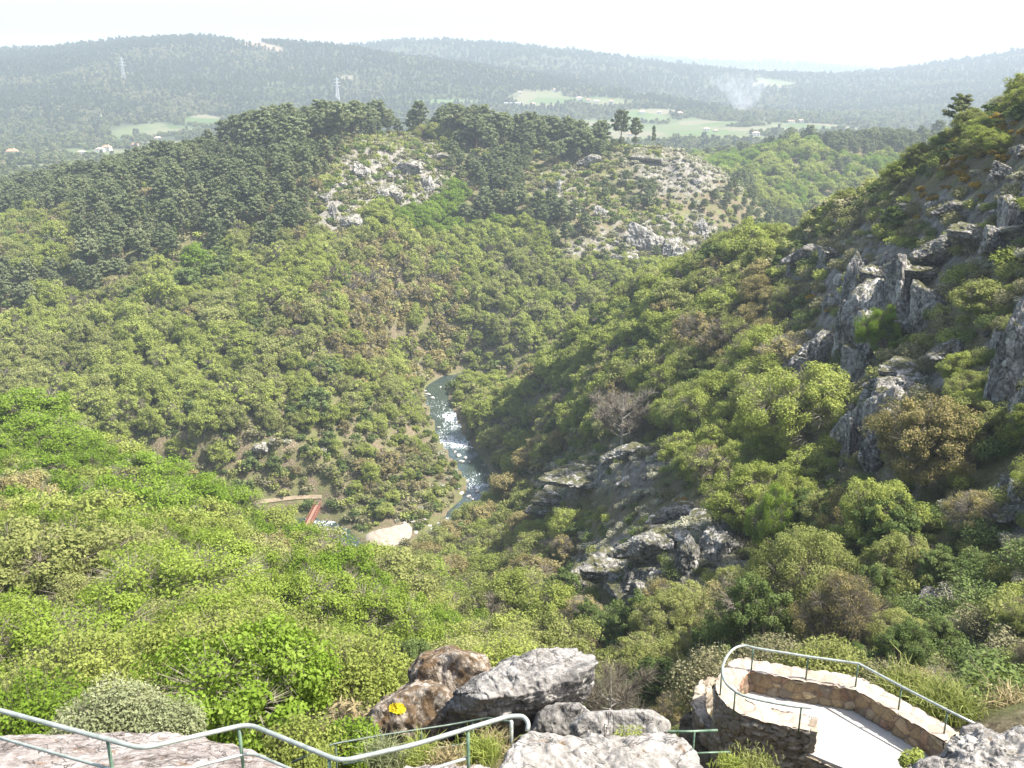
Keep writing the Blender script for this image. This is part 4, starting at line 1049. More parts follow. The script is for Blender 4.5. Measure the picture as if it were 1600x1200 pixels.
        if n2[i] > .55 or (u > 1290 and v < 240): kind, tint = 'pine_tree', 'pine'; hs *= .75; ws *= .85
        if y < 780 and g.random() < .2: continue
        if rk_ > .3: continue
    # keep open what the photo shows open: check what this crown would cover
    tu, tv, td = project(x, y, z+7.5*hs if kind != 'pine_tree' else z+14*hs); r_px = (3.2 if kind != 'pine_tree' else 2.2)*ws*FPX/td
    bad = False
    for ou, ov, oru, orv in OPEN:
        if abs(u-ou) < oru+r_px*.75 and tv < ov+orv*.6 and v+r_px*1.5 > ov-orv*.5 and y < 268: bad = True
    if Z_ == 'RS' and 262 < y < 430:
        rxp, rvp, _ = project(rivx(y), y, WZ)
        if u-r_px < rxp+(3 if y > 300 else -30): continue
    if Z_ == 'MH' and rdc[i] < 16: hs *= .6; ws *= .6
    if Z_ == 'RS' and 100 < y < 285 and G(u, tv, 745, 735, 35, 36) > .25: bad = True
    if Z_ == 'RS' and tv < 772 and u-r_px < 770 and y < 300: bad = True
    if Z_ == 'RS' and y < 260:
        cvm = (tv+v)/2
        for ou, ov, oru, orv, od in CLEARV:
            if y < od and ((u-ou)/oru)**2+((cvm-ov)/orv)**2 < 1 and g.random() < .93: bad = True
    if y < 60 and tv < np.interp(u, [0, 300, 560, 800, 1100, 1300, 1600], [900, 910, 960, 985, 975, 940, 900]): continue
    if bad: continue
    plants.append((kind, tint, x, y, z-.25, hs, ws, g.uniform(0, 6.28)))
# ground-level bushes
cell = 2.6
bx, by = [], []
for yy in np.arange(26, 720, 1.0):
    st = cell*(.85 if yy < 120 else 1.0 if yy < 300 else 1.35)
    if (yy % st) >= 1.0: continue
    xs_ = np.arange(-.78*yy-5, .86*yy+5, st); bx.append(xs_+g.uniform(-.5, .5, len(xs_))*st); by.append(np.full(len(xs_), yy)+g.uniform(-.5, .5, len(xs_))*st)
bx = np.concatenate(bx); by = np.concatenate(by); bz = ground_z(bx, by)
bu, bvv, bd = project(bx, by, bz+.8); br = rock_mask(bu, bvv, by); brd = river_dist(bx, by); m1 = fbm(bx, by, 11, 3, 301); m2 = fbm(bx, by, 25, 2, 302)
vis = visible(bx, by, bz+2.0) & (bu > -60) & (bu < 1660)
bushes = []
for i in np.nonzero(vis)[0]:
    x, y, z, u, v = bx[i], by[i], bz[i], bu[i], bvv[i]
    if brd[i] < 6.6 and y > 195: continue
    if blocked(x, y, u, v): continue
    if y < 34 and 500 < u < 1500: continue
    Z_ = zone(x, y, u, v); kind, tint = 'shrub', 'scrub'; s = g.uniform(.5, 1.15); q = g.random()
    pal = 0; gor = 0
    if Z_ == 'MH':
        pal = max(1.6*G(u, v, 1075, 280, 85, 55), .8*G(u, v, 1000, 250, 60, 30), .45*G(u, v, 600, 280, 100, 60), .5*G(u, v, 960, 370, 90, 40), .35*G(u, v, 900, 250, 60, 20))
        if G(u, v, 560, 730, 190, 80) > .3: pal = .06
        dens = .55 if br[i] < .3 else .8
        if G(u, v, 560, 730, 200, 90) > .3 or G(u, v, 610, 480, 130, 120) > .3 or G(u, v, 320, 700, 130, 60) > .3: dens = 1.1
    elif Z_ == 'RS':
        pal = max(.55*G(u, v, 1400, 420, 110, 60), .7*G(u, v, 1400, 570, 90, 30), 1.0*G(u, v, 940, 745, 105, 45), 1.3*G(u, v, 1100, 810, 100, 50), .9*G(u, v, 980, 860, 90, 60), .5*G(u, v, 1580, 400, 80, 80), .25*G(u, v, 1500, 700, 150, 90), .15)
        gor = max(1.2*G(u, v, 1550, 230, 90, 75), .5*G(u, v, 1470, 300, 70, 50), .4*G(u, v, 1070, 785, 50, 14), .3*G(u, v, 1340, 470, 50, 30))
        dens = 1.1 if (u > 1150 and v < 640) else .85
    elif Z_ == 'NL': dens = .4
    else: dens = .1
    if q > dens*(.6+.8*m1[i]): continue
    r = g.random()
    if r < gor*(.3+1.4*m2[i]): kind, tint = 'gorse_bush', 'gorse'; s *= 1.1
    elif r < gor+pal*(.2+1.6*m1[i]): kind, tint = 'flowering_shrub', 'pale'; s *= 1.0
    else: tint = ('scrub', 'olive', 'scrub', 'dark', 'yellow')[min(4, int(g.random()*(4.5 if Z_ != 'NL' else 5)))]
    if Z_ == 'RS' and v > 800 and tint == 'scrub' and g.random() < .6: tint = 'dark'
    if y > 400: s *= 1.6
    elif y > 200: s *= 1.25
    if dens > .8 and kind == 'shrub': s *= 1.15 if (Z_ == 'RS' and u > 1150) else .9
    if kind == 'shrub' and Z_ == 'MH' and G(u, v, 610, 480, 130, 120) > .3: tint = ('bronze', 'scrub', 'bronze', 'olive')[int(g.random()*4)]; s *= 1.3
    bushes.append((kind, tint, x, y, z-.1, s, s*g.uniform(.9, 1.4), g.uniform(0, 6.28)))

# singled-out trees the photo shows on their own
HERO = []
def hero(kind, tint, u, vtop, D, h, wsc, label, cat, zbase=None):
    x, y, z = ray(u, vtop); k = D/y; x = k*x; zt = k*z; hb = {'pine_tree': 14, 'tall_tree': 14, 'bare_tree': 6.3}.get(kind, 7.2)
    hs = h/hb; zz = zt-h*1.0 if zbase is None else zbase
    gz = float(ground_z(x, D)); zz = min(zt-h, gz+.2) if zt-h > gz else gz-.1
    hs = max(hs, (zt-zz)/hb*.98)
    HERO.append((kind, tint, x, D, zz, hs, hs*wsc, 1.3*len(HERO), label, cat))
hero('tall_tree', 'pine', 972, 172, 640, 20, .95, 'tallest slim tree on the rocky hilltop, thin crown against the valley', 'tree')
hero('tall_tree', 'pine', 994, 184, 642, 17, .9, 'slim tall tree just right of the tallest one on the rocky hilltop', 'tree')
hero('tall_tree', 'pine', 940, 188, 640, 15, 1.2, 'dark small pine left of the tallest slim hilltop tree', 'pine')
hero('pine_tree', 'pine', 1022, 196, 640, 12, .4, 'narrow lone tree at the right end of the hilltop trees', 'tree')
hero('pine_tree', 'pine', 1505, 162, 195, 9, 1.35, 'dark pine on the skyline of the right slope', 'pine')
hero('bare_tree', 'twig', 1135, 498, 205, 8, 1.2, 'leafless pale grey tree standing out on the right slope', 'bare tree')
hero('bare_tree', 'twig', 975, 612, 200, 6, 1.15, 'wide leafless grey tree among green crowns right of the river', 'bare tree')
hero('bare_tree', 'twig', 958, 1042, 48, 5, 1.0, 'small bare tree behind the right tip of the grey boulder', 'bare tree')
hero('broadleaf_tree', 'vivid', 1388, 480, 128, 7, .8, 'bright green tree between the two crags on the right slope', 'tree')
hero('broadleaf_tree', 'vivid', 1215, 762, 96, 8, .55, 'vivid green narrow tree right of the pale shrubs on the slope', 'tree')
hero('broadleaf_tree', 'vivid', 303, 382, 415, 11, .85, 'bright green round tree among the pines above the left woods', 'tree')
hero('evergreen_tree', 'dark', 325, 405, 398, 13, 1.25, 'big dark evergreen tree in the middle of the left woods', 'tree')
hero('broadleaf_tree', 'bronze', 1465, 625, 84, 9, .95, 'large bronze-olive tree beside the right crag', 'tree')
hero('broadleaf_tree', 'yellow', 1265, 575, 122, 10, 1.0, 'yellow-green tree left of the middle crag', 'tree')
hero('evergreen_tree', 'dark', 1170, 885, 62, 7, .8, 'tall dark evergreen left of the round olive tree', 'tree')
hero('broadleaf_tree', 'olive', 1265, 845, 68, 6, .85, 'round olive-green tree low on the right slope', 'tree')
hero('evergreen_tree', 'dark', 655, 965, 74, 7, 1.0, 'round dark evergreen behind the brown boulder', 'tree')
hero('evergreen_tree', 'dark', 1425, 960, 48, 5, 1.0, 'dark round tree behind the terrace railing', 'tree')
for k_, (u_, v_, D_, t_, lb_) in enumerate(((735,790,250,'olive','olive tree closing the view of the rapids below their lowest fall'),(768,778,262,'yellow','yellow-green tree at the lower right end of the rapids'),(705,815,243,'bronze','bronze tree right of the sandy beach'),(682,828,238,'olive','olive tree nearest the right side of the beach'),(660,850,232,'bronze','brownish tree just below the right end of the beach'),(755,815,238,'yellow','yellow-green tree below the lower end of the rapids'))):
    hero('broadleaf_tree', t_, u_, v_, D_, 6.5, .95, lb_, 'tree')
hero('sparse_tree', 'bronze', 1325, 900, 58, 5.5, .8, 'sparse reddish brown tree in the shaded gully', 'tree')

# the vivid tree right behind the slab
def near_tree():
    r = empty('broadleaf_tree', (*PD(380, 1100, 23.0)[:2], -22.0)); tag(r, 'large vivid green tree right behind the slab and handrail', 'tree')
    tr, cr = broadleaf(301, 46000, .088, h=6.0, cw=2.45, lobes=22, twigs=.06, low=.25)
    off = PD(384, 968, 22.5).z-(-22.0)-6.0
    for A_ in (tr, cr):
        for vv in A_.V: vv[:, 2] += off
    tr.add(*tube_arrays([(0, 0, -1), (0, 0, off+1.2)], [.24, .20], 8), 0, .4)
    link('trunk', two('trunk', tr, [M['bark']]), parent=r); link('crown', two('crown', cr, [M['vivid'], M['twig']]), parent=r)
near_tree()
def near_bush(u, v, d, mat, h, w, nl, leaf, label, cat, kind='shrub', spiky=0., twigs=.2, seed=7, blobs=12):
    q = PD(u, v, d); A_ = bush(seed, int(nl*1.7), leaf*.78, h, w, twigs, blobs, spiky)
    o = link(kind, two(kind, A_, [M[mat], M['twig']])); o.location = (q.x, q.y, q.z-h); return tag(o, label, cat)
near_bush(160, 1082, 18.5, 'silver', 1.6, 1.25, 9000, .055, 'silvery grey-green shrub behind the slab on the left', 'shrub', spiky=.2, seed=401)
near_bush(255, 1092, 18.8, 'silver', 1.3, .8, 5000, .05, 'smaller silvery shrub between the grey one and the vivid tree', 'shrub', spiky=.2, seed=402)
near_bush(25, 1060, 20.5, 'vivid', 2.4, 1.5, 9000, .085, 'green bush at the left edge above the handrail', 'bush', seed=403)
near_bush(95, 1000, 24.0, 'yellow', 3.2, 2.0, 11000, .10, 'yellow-green bush above the silvery shrub', 'bush', seed=404)
near_bush(540, 1095, 20.5, 'straw', 2.2, .8, 900, .08, 'tangle of dry straw-coloured twigs left of the brown boulder', 'bush', spiky=1., twigs=3.0, seed=405)
near_bush(555, 1000, 24.5, 'yellow', 3.0, 1.7, 10000, .09, 'yellow-green bush above the dry twigs', 'bush', seed=406)
near_bush(470, 1128, 16.5, 'yellow', 1.3, .8, 4000, .06, 'leafy green bush where the slab meets the path rail', 'bush', seed=407)
near_bush(545, 1120, 17.0, 'vivid', 1.2, .55, 3000, .06, 'small bright bush left of the brown boulder foot', 'bush', seed=408)
near_bush(790, 1000, 27.0, 'yellow', 1.8, 1.5, 7000, .08, 'low yellow-green bush peeking over the grey boulder', 'bush', seed=409)
near_bush(1430, 1176, 14.9, 'yellow', .28, .24, 700, .03, 'small green plant in the corner where parapet meets outcrop', 'plant', kind='small_plant', spiky=.6, seed=410, blobs=5)
near_bush(985, 1142, 15.3, 'yellow', .15, .3, 400, .03, 'flat green plant on top of the front rock', 'plant', kind='small_plant', seed=411, blobs=5)
near_bush(1300, 1006, 27, 'olive', 2.2, 1.6, 7500, .08, 'olive bush behind the middle of the terrace railing', 'bush', seed=412)
near_bush(1225, 1000, 28, 'scrub', 2.2, 1.6, 6500, .08, 'grey-green bush behind the far terrace parapet', 'bush', seed=413)
near_bush(1120, 1015, 24, 'scrub', 2.2, 1.2, 5000, .07, 'pale grey-green bush left of the terrace curve', 'bush', seed=414)
near_bush(1390, 1040, 26, 'scrub', 1.8, 1.3, 4000, .08, 'brownish bush right of the railing bend', 'bush', seed=415)
def tuft(u, v, d, h, w, k, mat, label, cat='grass tuft', seed=1, wid=.006):
    g_ = np.random.default_rng(seed); q = PD(u, v, d); bs = np.c_[g_.normal(0, w*.35, (k, 2)), np.zeros(k)]; az = g_.uniform(0, 6.28, k); L = h*g_.uniform(.5, 1.1, (k, 1)); sp = g_.uniform(.1, .9, k)
    mid_ = bs+np.stack([np.cos(az)*sp*.35, np.sin(az)*sp*.35, np.ones(k)*.62], 1)*L; tp = bs+np.stack([np.cos(az)*sp, np.sin(az)*sp, .95-.35*sp], 1)*L
    A_ = Acc(); t = np.repeat(g_.uniform(0, 1, k), 4)
    d1 = mid_-bs; a = np.cross(d1, g_.normal(0, 1, d1.shape)); a /= np.linalg.norm(a, axis=1)[:, None]; a *= wid
    A_.add(np.stack([bs-a, bs+a, mid_+a, mid_-a], 1).reshape(-1, 3), np.arange(4*k).reshape(-1, 4), 0, t); A_.add(np.stack([mid_-a, mid_+a, tp+a*.2, tp-a*.2], 1).reshape(-1, 3), np.arange(4*k).reshape(-1, 4), 0, t)
    o = link('grass_tuft', two('grass_tuft', A_, [M[mat]])); o.location = (q.x, q.y, q.z); return tag(o, label, cat)
tuft(600, 1196, 14.2, .50, .35, 420, 'silver', 'blue-green grass tuft under the lower path rail', seed=1)
tuft(655, 1190, 14.6, .42, .4, 420, 'yellow', 'green grass tuft between the path rail posts', seed=2)
tuft(700, 1196, 14.2, .30, .3, 300, 'straw', 'pale dry grass tuft beside the front handrail post', seed=3)
tuft(752, 1186, 14.8, .42, .4, 420, 'yellow', 'yellow-green grass tuft at the foot of the grey boulder', seed=4)
tuft(770, 1176, 15.4, .45, .3, 300, 'straw', 'brown dry grass under the overhanging boulder', seed=5)
tuft(1580, 1120, 20.5, .7, .7, 600, 'straw', 'tall dry broom grass behind the corner outcrop', 'dry grass', seed=6, wid=.010)
tuft(1480, 1118, 20.5, .8, .8, 600, 'olive', 'tall green-brown broom stems behind the railing end', 'broom', seed=7, wid=.012)
tuft(1420, 1090, 22.5, .8, .8, 600, 'olive', 'feathery broom stems behind the long railing run', 'broom', seed=8, wid=.012)
tuft(1180, 1196, 14.6, .14, .5, 500, 'olive', 'green weeds at the foot of the outer stone wall', 'weeds', seed=9)
tuft(1140, 1200, 14.4, .2, .25, 400, 'yellow', 'green weeds between the front rock and the outer wall', 'weeds', seed=10)
tuft(800, 1194, 13.6, .25, .2, 160, 'straw', 'short dry grass at the left foot of the front rock', seed=11)
tuft(505, 1188, 12.8, .2, .25, 200, 'yellow', 'small yellowish plant at the slab edge', 'plant', seed=12)

# ------------------------------------------------------------------ labels that single out
ANCH = [(0,1090,'at the left end of the handrail'),(380,1000,'above the vivid tree behind the slab'),(200,900,'on the near left slope'),(50,860,'at the lower left edge of the wood'),(120,700,'on the crest of the near left slope'),
 (330,790,'on the near crest left of the bridge'),(500,850,'below the red bridge'),(600,900,'below the sandy beach'),(650,970,'in the ravine above the brown boulder'),(560,960,'right of the near left wood'),
 (500,760,'beyond the red bridge'),(650,740,'on the left bank of the rapids'),(600,640,'above the rapids on the left bank'),(430,640,'on the spur above the bridge'),(250,600,'in the left woods'),(80,520,'at the left edge of the far wood'),
 (300,450,'below the pines on the left'),(450,480,'in the middle of the spur wood'),(620,470,'in the brown gully'),(740,420,'above the brown gully'),(770,510,'by the white rock debris'),(700,330,'below the bare rock face'),(880,430,'on the valley floor wood'),
 (100,380,'in the left pinewood'),(250,300,'on the left pine ridge'),(420,240,'on the pine ridge left of its top'),(560,190,'on the top of the pine ridge'),(700,190,'on the skyline right of the ridge top'),(830,220,'on the right part of the pine ridge'),
 (600,280,'on the bare rock face'),(800,300,'in the dark pine patch'),(950,280,'on the rocky shoulder'),(1060,260,'on the pale bloom slope'),(1020,370,'by the grey cliff of the middle hill'),(1150,340,'at the foot of the rocky shoulder'),
 (1230,250,'on the wooded hill beyond'),(1350,230,'at the pine end of the wooded hill'),(850,560,'on the right bank upstream'),(830,680,'on the right bank above the rapids'),(780,800,'below the rapids'),(740,900,'in the dark ravine'),(900,650,'on the lower right slope'),
 (1000,560,'in the middle of the right wood'),(1050,470,'in the upper right wood'),(1150,420,'near the top of the right wood'),(1120,600,'right of the wide leafless tree'),(1230,620,'left of the middle crag'),(940,740,'beside the upper pale rock slab'),(1050,740,'above the gorse patch'),
 (1000,860,'beside the lower pale rock slab'),(900,950,'below the pale rock slabs'),(1000,1020,'behind the grey boulder tip'),(1120,960,'above the terrace curve'),(1220,850,'left of the round olive tree'),(1300,950,'above the far parapet'),(1420,880,'above the railing run'),
 (1550,980,'above the corner outcrop'),(1570,860,'at the lower right edge'),(1430,760,'below the large bronze tree'),(1560,700,'under the right edge crag'),(1370,560,'between the crags'),(1380,440,'on the tall crag'),(1500,520,'right of the tall crag'),
 (1560,400,'at the right edge below the gorse'),(1530,260,'on the orange gorse slope'),(1400,300,'below the right skyline'),(1280,370,'on the right shoulder'),(1450,200,'on the right skyline'),(1220,760,'in the shaded gully'),(1330,720,'at the foot of the middle crag')]
TN = {'vivid': 'bright green', 'lime': 'fresh green', 'yellow': 'yellow-green', 'olive': 'olive', 'bronze': 'bronze', 'dark': 'dark green', 'pine': 'dark', 'twig': 'grey', 'scrub': 'grey-green', 'pale': 'pale', 'gorse': 'orange', 'silver': 'silvery'}
KN = {'broadleaf_tree': ('leafy tree', 'tree'), 'sparse_tree': ('thin-leaved tree', 'tree'), 'evergreen_tree': ('evergreen tree', 'tree'), 'pine_tree': ('pine', 'pine'), 'bare_tree': ('leafless tree', 'bare tree'),
      'shrub': ('shrub', 'shrub'), 'flowering_shrub': ('flowering shrub', 'shrub'), 'gorse_bush': ('gorse bush', 'gorse'), 'river_boulder': ('boulder', 'boulder'), 'crag': ('rock outcrop', 'rock')}
GRP = {'broadleaf_tree': 'leafy trees of the valley woods', 'sparse_tree': 'thin-leaved trees of the valley woods', 'evergreen_tree': 'evergreen trees of the valley sides', 'pine_tree': 'pines of the middle hill', 'bare_tree': 'leafless trees on the slopes',
       'shrub': 'green shrubs on the slopes', 'flowering_shrub': 'pale flowering shrubs on the rocks', 'gorse_bush': 'orange gorse bushes on the slopes'}
ORD = ['leftmost', 'second', 'third', 'fourth', 'fifth', 'sixth', 'seventh', 'eighth', 'ninth', 'tenth', 'eleventh', 'twelfth', 'thirteenth', 'fourteenth', 'fifteenth', 'sixteenth', 'seventeenth', 'eighteenth', 'nineteenth', 'twentieth']
def label_all(items):
    """items: (object, kind, tint, u, v, h)"""
    cl = {}
    for it in items:
        o, kind, tint, u, v, h = it
        a = min(ANCH, key=lambda q: (q[0]-u)**2+((q[1]-v)*1.2)**2); key = (kind, tint, a[2]); cl.setdefault(key, []).append((it, a))
    for (kind, tint, ph), L in cl.items():
        hs = sorted(i[0][5] for i in L); nm, cat = KN[kind]
        sub = {}
        for it, a in L:
            du, dv = it[3]-a[0], it[4]-a[1]
            size = '' if len(L) < 4 else ('tall ' if it[5] > hs[-1]*.90 else 'small ' if it[5] < hs[0]*1.12 else '')
            sub.setdefault(size, []).append(it)
        for size, S in sub.items():
            S.sort(key=lambda i: i[3])
            for k, it in enumerate(S):
                t = TN[tint]
                if len(S) == 1: lb = f'{size}{t} {nm} {ph}'
                else:
                    o_ = 'rightmost' if k == len(S)-1 and k > 0 else ORD[min(k, 19)]
                    lb = f'{o_} {size}{t} {nm} {ph}' if k == 0 or o_ == 'rightmost' else f'{o_} from left {size}{t} {nm} {ph}'
                wds = lb.split()
                if len(wds) > 16: lb = lb.replace(' from left', ''); 
                tag(it[0], lb, cat, GRP.get(kind, it[0].get('group')))

# ------------------------------------------------------------------ plant everything: individuals first, the rest as woodland
def lod_of(y): return -1 if y < 62 else 0 if y < 105 else 1 if y < 225 else 2
def rest_lod(kind, lod):
    while (kind, lod) not in TREE: lod = lod+1 if lod < 2 else 1
    return lod
chosen = {}; rest = {}
hidden_lag = 3
for L_, isb in ((plants, False), (bushes, True)):
    for p in L_:
        kind, tint, x, y, z, hs, ws, rot = p; hh = (14 if kind == 'pine_tree' else 7.2)*hs if not isb else 1.6*hs
        u, v, d = project(x, y, z+hh*.75)
        inside = -10 < u < 1610 and 0 < v < 1190 and bool(visible(np.array(x), np.array(y), np.array(z+hh), lag=3, slack=0.0))
        size = (ws*(4 if not isb else 1.4)+hh*.5)/d
        chosen.setdefault(kind, []).append((size if inside else -1, p, u, v, hh, isb))
label_items = []
for kind, L in chosen.items():
    L.sort(key=lambda t: -t[0]); lim = 285
    pick = [t for t in L[:lim] if t[0] > 0]; rest[kind] = L[len(pick):]
    for size, p, u, v, hh, isb in pick:
        _, tint, x, y, z, hs, ws, rot = p; lod = lod_of(y)
        if isb:
            o = bpy.data.objects.new(kind, BUSH[kind, max(0, lod), tint, int(x*7) % 2]); COL.objects.link(o)
            o.location = (x, y, z); o.scale = (ws, ws, hs); o.rotation_euler = (0, 0, rot)
        else:
            lod = rest_lod(kind, lod); var = int(abs(x*13+y*7)) % len(TREE[kind, lod]); tm, cm = part_meshes(kind, lod, var, tint)
            o = empty({'sparse_tree': 'budding_tree'}.get(kind, kind), (x, y, z), rot); o.scale = (ws, ws, hs)
            for nm, me in (('trunk', tm), ('crown', cm)):
                c = bpy.data.objects.new(nm, me); COL.objects.link(c); c.parent = o
        label_items.append((o, kind, tint, u, v, hh))
label_all(label_items)
for kind, tint, x, y, z, hs, ws, rot, lb, cat in HERO:
    lod = rest_lod(kind, lod_of(y*.8)); var = int(abs(x*13)) % len(TREE[kind, lod]); tm, cm = part_meshes(kind, lod, var, tint)
    o = empty({'sparse_tree': 'budding_tree'}.get(kind, kind), (x, y, z), rot); o.scale = (ws, ws, hs); tag(o, lb, cat)
    for nm, me in (('trunk', tm), ('crown', cm)):
        c = bpy.data.objects.new(nm, me); COL.objects.link(c); c.parent = o

def scatter(name, label, cat, pts, scl, rot, pick, sources):
    """one object: the given source meshes set out at the given points by geometry nodes"""
    coll = bpy.data.collections.new(name+'_sources'); srcs = []
    for k, me in enumerate(sources):
        o = bpy.data.objects.new(f'{name}_source.{k:03d}', me); coll.objects.link(o); srcs.append(o.name)
    order = {nm: i for i, nm in enumerate(sorted(srcs))}; remap = np.array([order[s] for s in srcs])
    me = bpy.data.meshes.new(name); me.vertices.add(len(pts)); me.vertices.foreach_set('co', np.asarray(pts, np.float32).ravel())
    a = me.attributes.new('scl', 'FLOAT_VECTOR', 'POINT'); a.data.foreach_set('vector', np.asarray(scl, np.float32).ravel())
    a = me.attributes.new('rot', 'FLOAT_VECTOR', 'POINT'); a.data.foreach_set('vector', np.asarray(rot, np.float32).ravel())
    a = me.attributes.new('pick', 'INT', 'POINT'); a.data.foreach_set('value', remap[np.asarray(pick)].astype(np.int32))
    ob = bpy.data.objects.new(name, me); COL.objects.link(ob)
    ng = bpy.data.node_groups.new(name, 'GeometryNodeTree')
    ng.interface.new_socket('Geometry', in_out='INPUT', socket_type='NodeSocketGeometry'); ng.interface.new_socket('Geometry', in_out='OUTPUT', socket_type='NodeSocketGeometry')
    gi = ng.nodes.new('NodeGroupInput'); go = ng.nodes.new('NodeGroupOutput'); ip = ng.nodes.new('GeometryNodeInstanceOnPoints')
    ci = ng.nodes.new('GeometryNodeCollectionInfo'); ci.inputs['Collection'].default_value = coll; ci.inputs['Separate Children'].default_value = True; ci.inputs['Reset Children'].default_value = True
    def na(nm, t):
        x = ng.nodes.new('GeometryNodeInputNamedAttribute'); x.data_type = t; x.inputs['Name'].default_value = nm; return x.outputs['Attribute']
    ng.links.new(gi.outputs[0], ip.inputs['Points']); ng.links.new(ci.outputs[0], ip.inputs['Instance']); ip.inputs['Pick Instance'].default_value = True
    ng.links.new(na('pick', 'INT'), ip.inputs['Instance Index']); ng.links.new(na('rot', 'FLOAT_VECTOR'), ip.inputs['Rotation']); ng.links.new(na('scl', 'FLOAT_VECTOR'), ip.inputs['Scale'])
    ng.links.new(ip.outputs[0], go.inputs[0])
    md = ob.modifiers.new('scatter', 'NODES'); md.node_group = ng
    return tag(ob, label, cat, kind='stuff')
WL = {'broadleaf_tree': ('broadleaf_woodland', 'woodland of leafy green trees covering both valley sides', 'woodland'),
      'sparse_tree': ('sparse_woodland', 'brownish thin-leaved trees mixed through the valley woods', 'woodland'),
      'evergreen_tree': ('evergreen_woodland', 'dark evergreen trees mixed through the valley woods', 'woodland'),
      'pine_tree': ('pine_woodland', 'dense dark pinewood over the middle hill and its ridge', 'pinewood'),
      'bare_tree': ('bare_woodland', 'scattered leafless grey trees in the valley woods', 'woodland'),
      'shrub': ('undergrowth', 'low green and brown undergrowth covering the slopes', 'undergrowth'),
      'flowering_shrub': ('pale_scrub', 'pale flowering scrub spread over the rocky slopes', 'scrub'),
      'gorse_bush': ('gorse_scrub', 'orange flowering gorse scrub high on the right slope', 'gorse')}
for kind, L in rest.items():
    if not L: continue
    srcs = []; idx = {}; pts = []; scl = []; rot = []; pk = []
    for size, p, u, v, hh, isb in L:
        _, tint, x, y, z, hs, ws, r_ = p; lod = lod_of(y)
        if isb: key = (max(0, lod), tint, int(x*7) % 2)
        else:
            lod = rest_lod(kind, lod); key = (lod, tint, int(abs(x*13+y*7)) % len(TREE[kind, lod]))
        if key not in idx:
            idx[key] = len(srcs); srcs.append(BUSH[(kind,)+key] if isb else joined(kind, lod, key[2], tint, kind))
        pts.append((x, y, z)); scl.append((ws, ws, hs)); rot.append((0, 0, r_)); pk.append(idx[key])
    nm, lb, cat = WL[kind]; scatter(nm, lb, cat, pts, scl, rot, pk, srcs)
print('plants', len(plants), 'bushes', len(bushes), {k: len(v) for k, v in rest.items()})
# ------------------------------------------------------------------ far forest
g = np.random.default_rng(909)
fs, fl_ = [], []
L_ = math.log(1040)
while L_ < math.log(6300):
    Dd = math.exp(L_); stp = 0.0056 if Dd < 1800 else .0046 if Dd < 3000 else .0060
    k = int(1.62/stp); fs.append(-.80+np.arange(k)*stp+g.uniform(-.5, .5, k)*stp); fl_.append(np.full(k, L_)+g.uniform(-.5, .5, k)*stp); L_ += stp
fs = np.concatenate(fs); fl_ = np.concatenate(fl_); fy = np.exp(fl_); fx = fs*fy; fz = ground_z(fx, fy)
fu, fv, fd = project(fx, fy, fz+6)
ff = field_mask(*project(fx, fy, fz)[:2], fy, fx, fy); fcl = clear_mask(*project(fx, fy, fz)[:2], fy)
m1 = fbm(fx, fy, 160, 4, 501); m2 = fbm(fx, fy, 60, 3, 502)
plain = np.clip((-92-fz)/14, 0, 1)*np.clip((2700-fy)/200, 0, 1)
keep = (ff < .35) & (fcl < .5) & (fu > -70) & (fu < 1670) & visible(fx, fy, fz+11, lag=2, slack=.0005) & (g.uniform(0, 1, len(fx)) < 1-.55*plain*(m2 > .42)) & (g.uniform(0, 1, len(fx)) < .96)
pts, scl, rot, pk = [], [], [], []
srcs = []
for s, kd, ti in ((61, 'p', 'far_pine'), (62, 'p', 'far_pine'), (63, 'b', 'far_leaf'), (64, 'b', 'far_leaf'), (65, 'b', 'far_leaf'), (66, 's', 'scrub')):
    if kd == 'p': a = pine(s, 150, 2.1, h=14, cw=3.6, base=.2, sides=3); tk = 'pinebark'
    else: a = broadleaf(s, 120, 2.1, h=9, cw=5, lobes=6, twigs=.3 if kd == 's' else .05, sides=3, low=.2); tk = 'bark'
    tr, cr = a; A_ = Acc()
    A_.V = cr.V+tr.V; A_.F = cr.F+[f+cr.n for f in tr.F]; A_.m = cr.m+[np.full(len(f), 2) for f in tr.F]; A_.t = cr.t+tr.t
    srcs.append(two('far_tree', A_, [M[ti], M['twig'], M[tk]]))
idx = np.nonzero(keep)[0]
far_bins = {'near': [], 'far': []}
for i in idx:
    x, y, z = fx[i], fy[i], fz[i]; ht = z+112; r = m1[i]+g.normal(0, .06)
    if plain[i] > .4 or (y < 1700 and g.random() < .4): kd = (2, 3, 4, 4, 2, 0, 5)[int(g.random()*7)]
    elif r > .60: kd = (2, 5, 5, 0)[int(g.random()*4)]
    elif r < .36 and ht < 60: kd = (4, 3, 2)[int(g.random()*3)]
    else: kd = int(g.random() < .5)
    s = g.uniform(.6, 1.05)*(.95 if y < 2400 else 1.0 if y < 2900 else 1.35 if y < 3800 else 1.9); pts.append((x, y, z-.6)); scl.append((s, s, s*g.uniform(.75, 1.1))); rot.append((0, 0, g.uniform(0, 6.28))); pk.append(kd)
scatter('far_forest', 'hazy forest of pines and leafy trees over the far hills', 'forest', pts, scl, rot, pk, srcs)
print('far trees', len(pts))

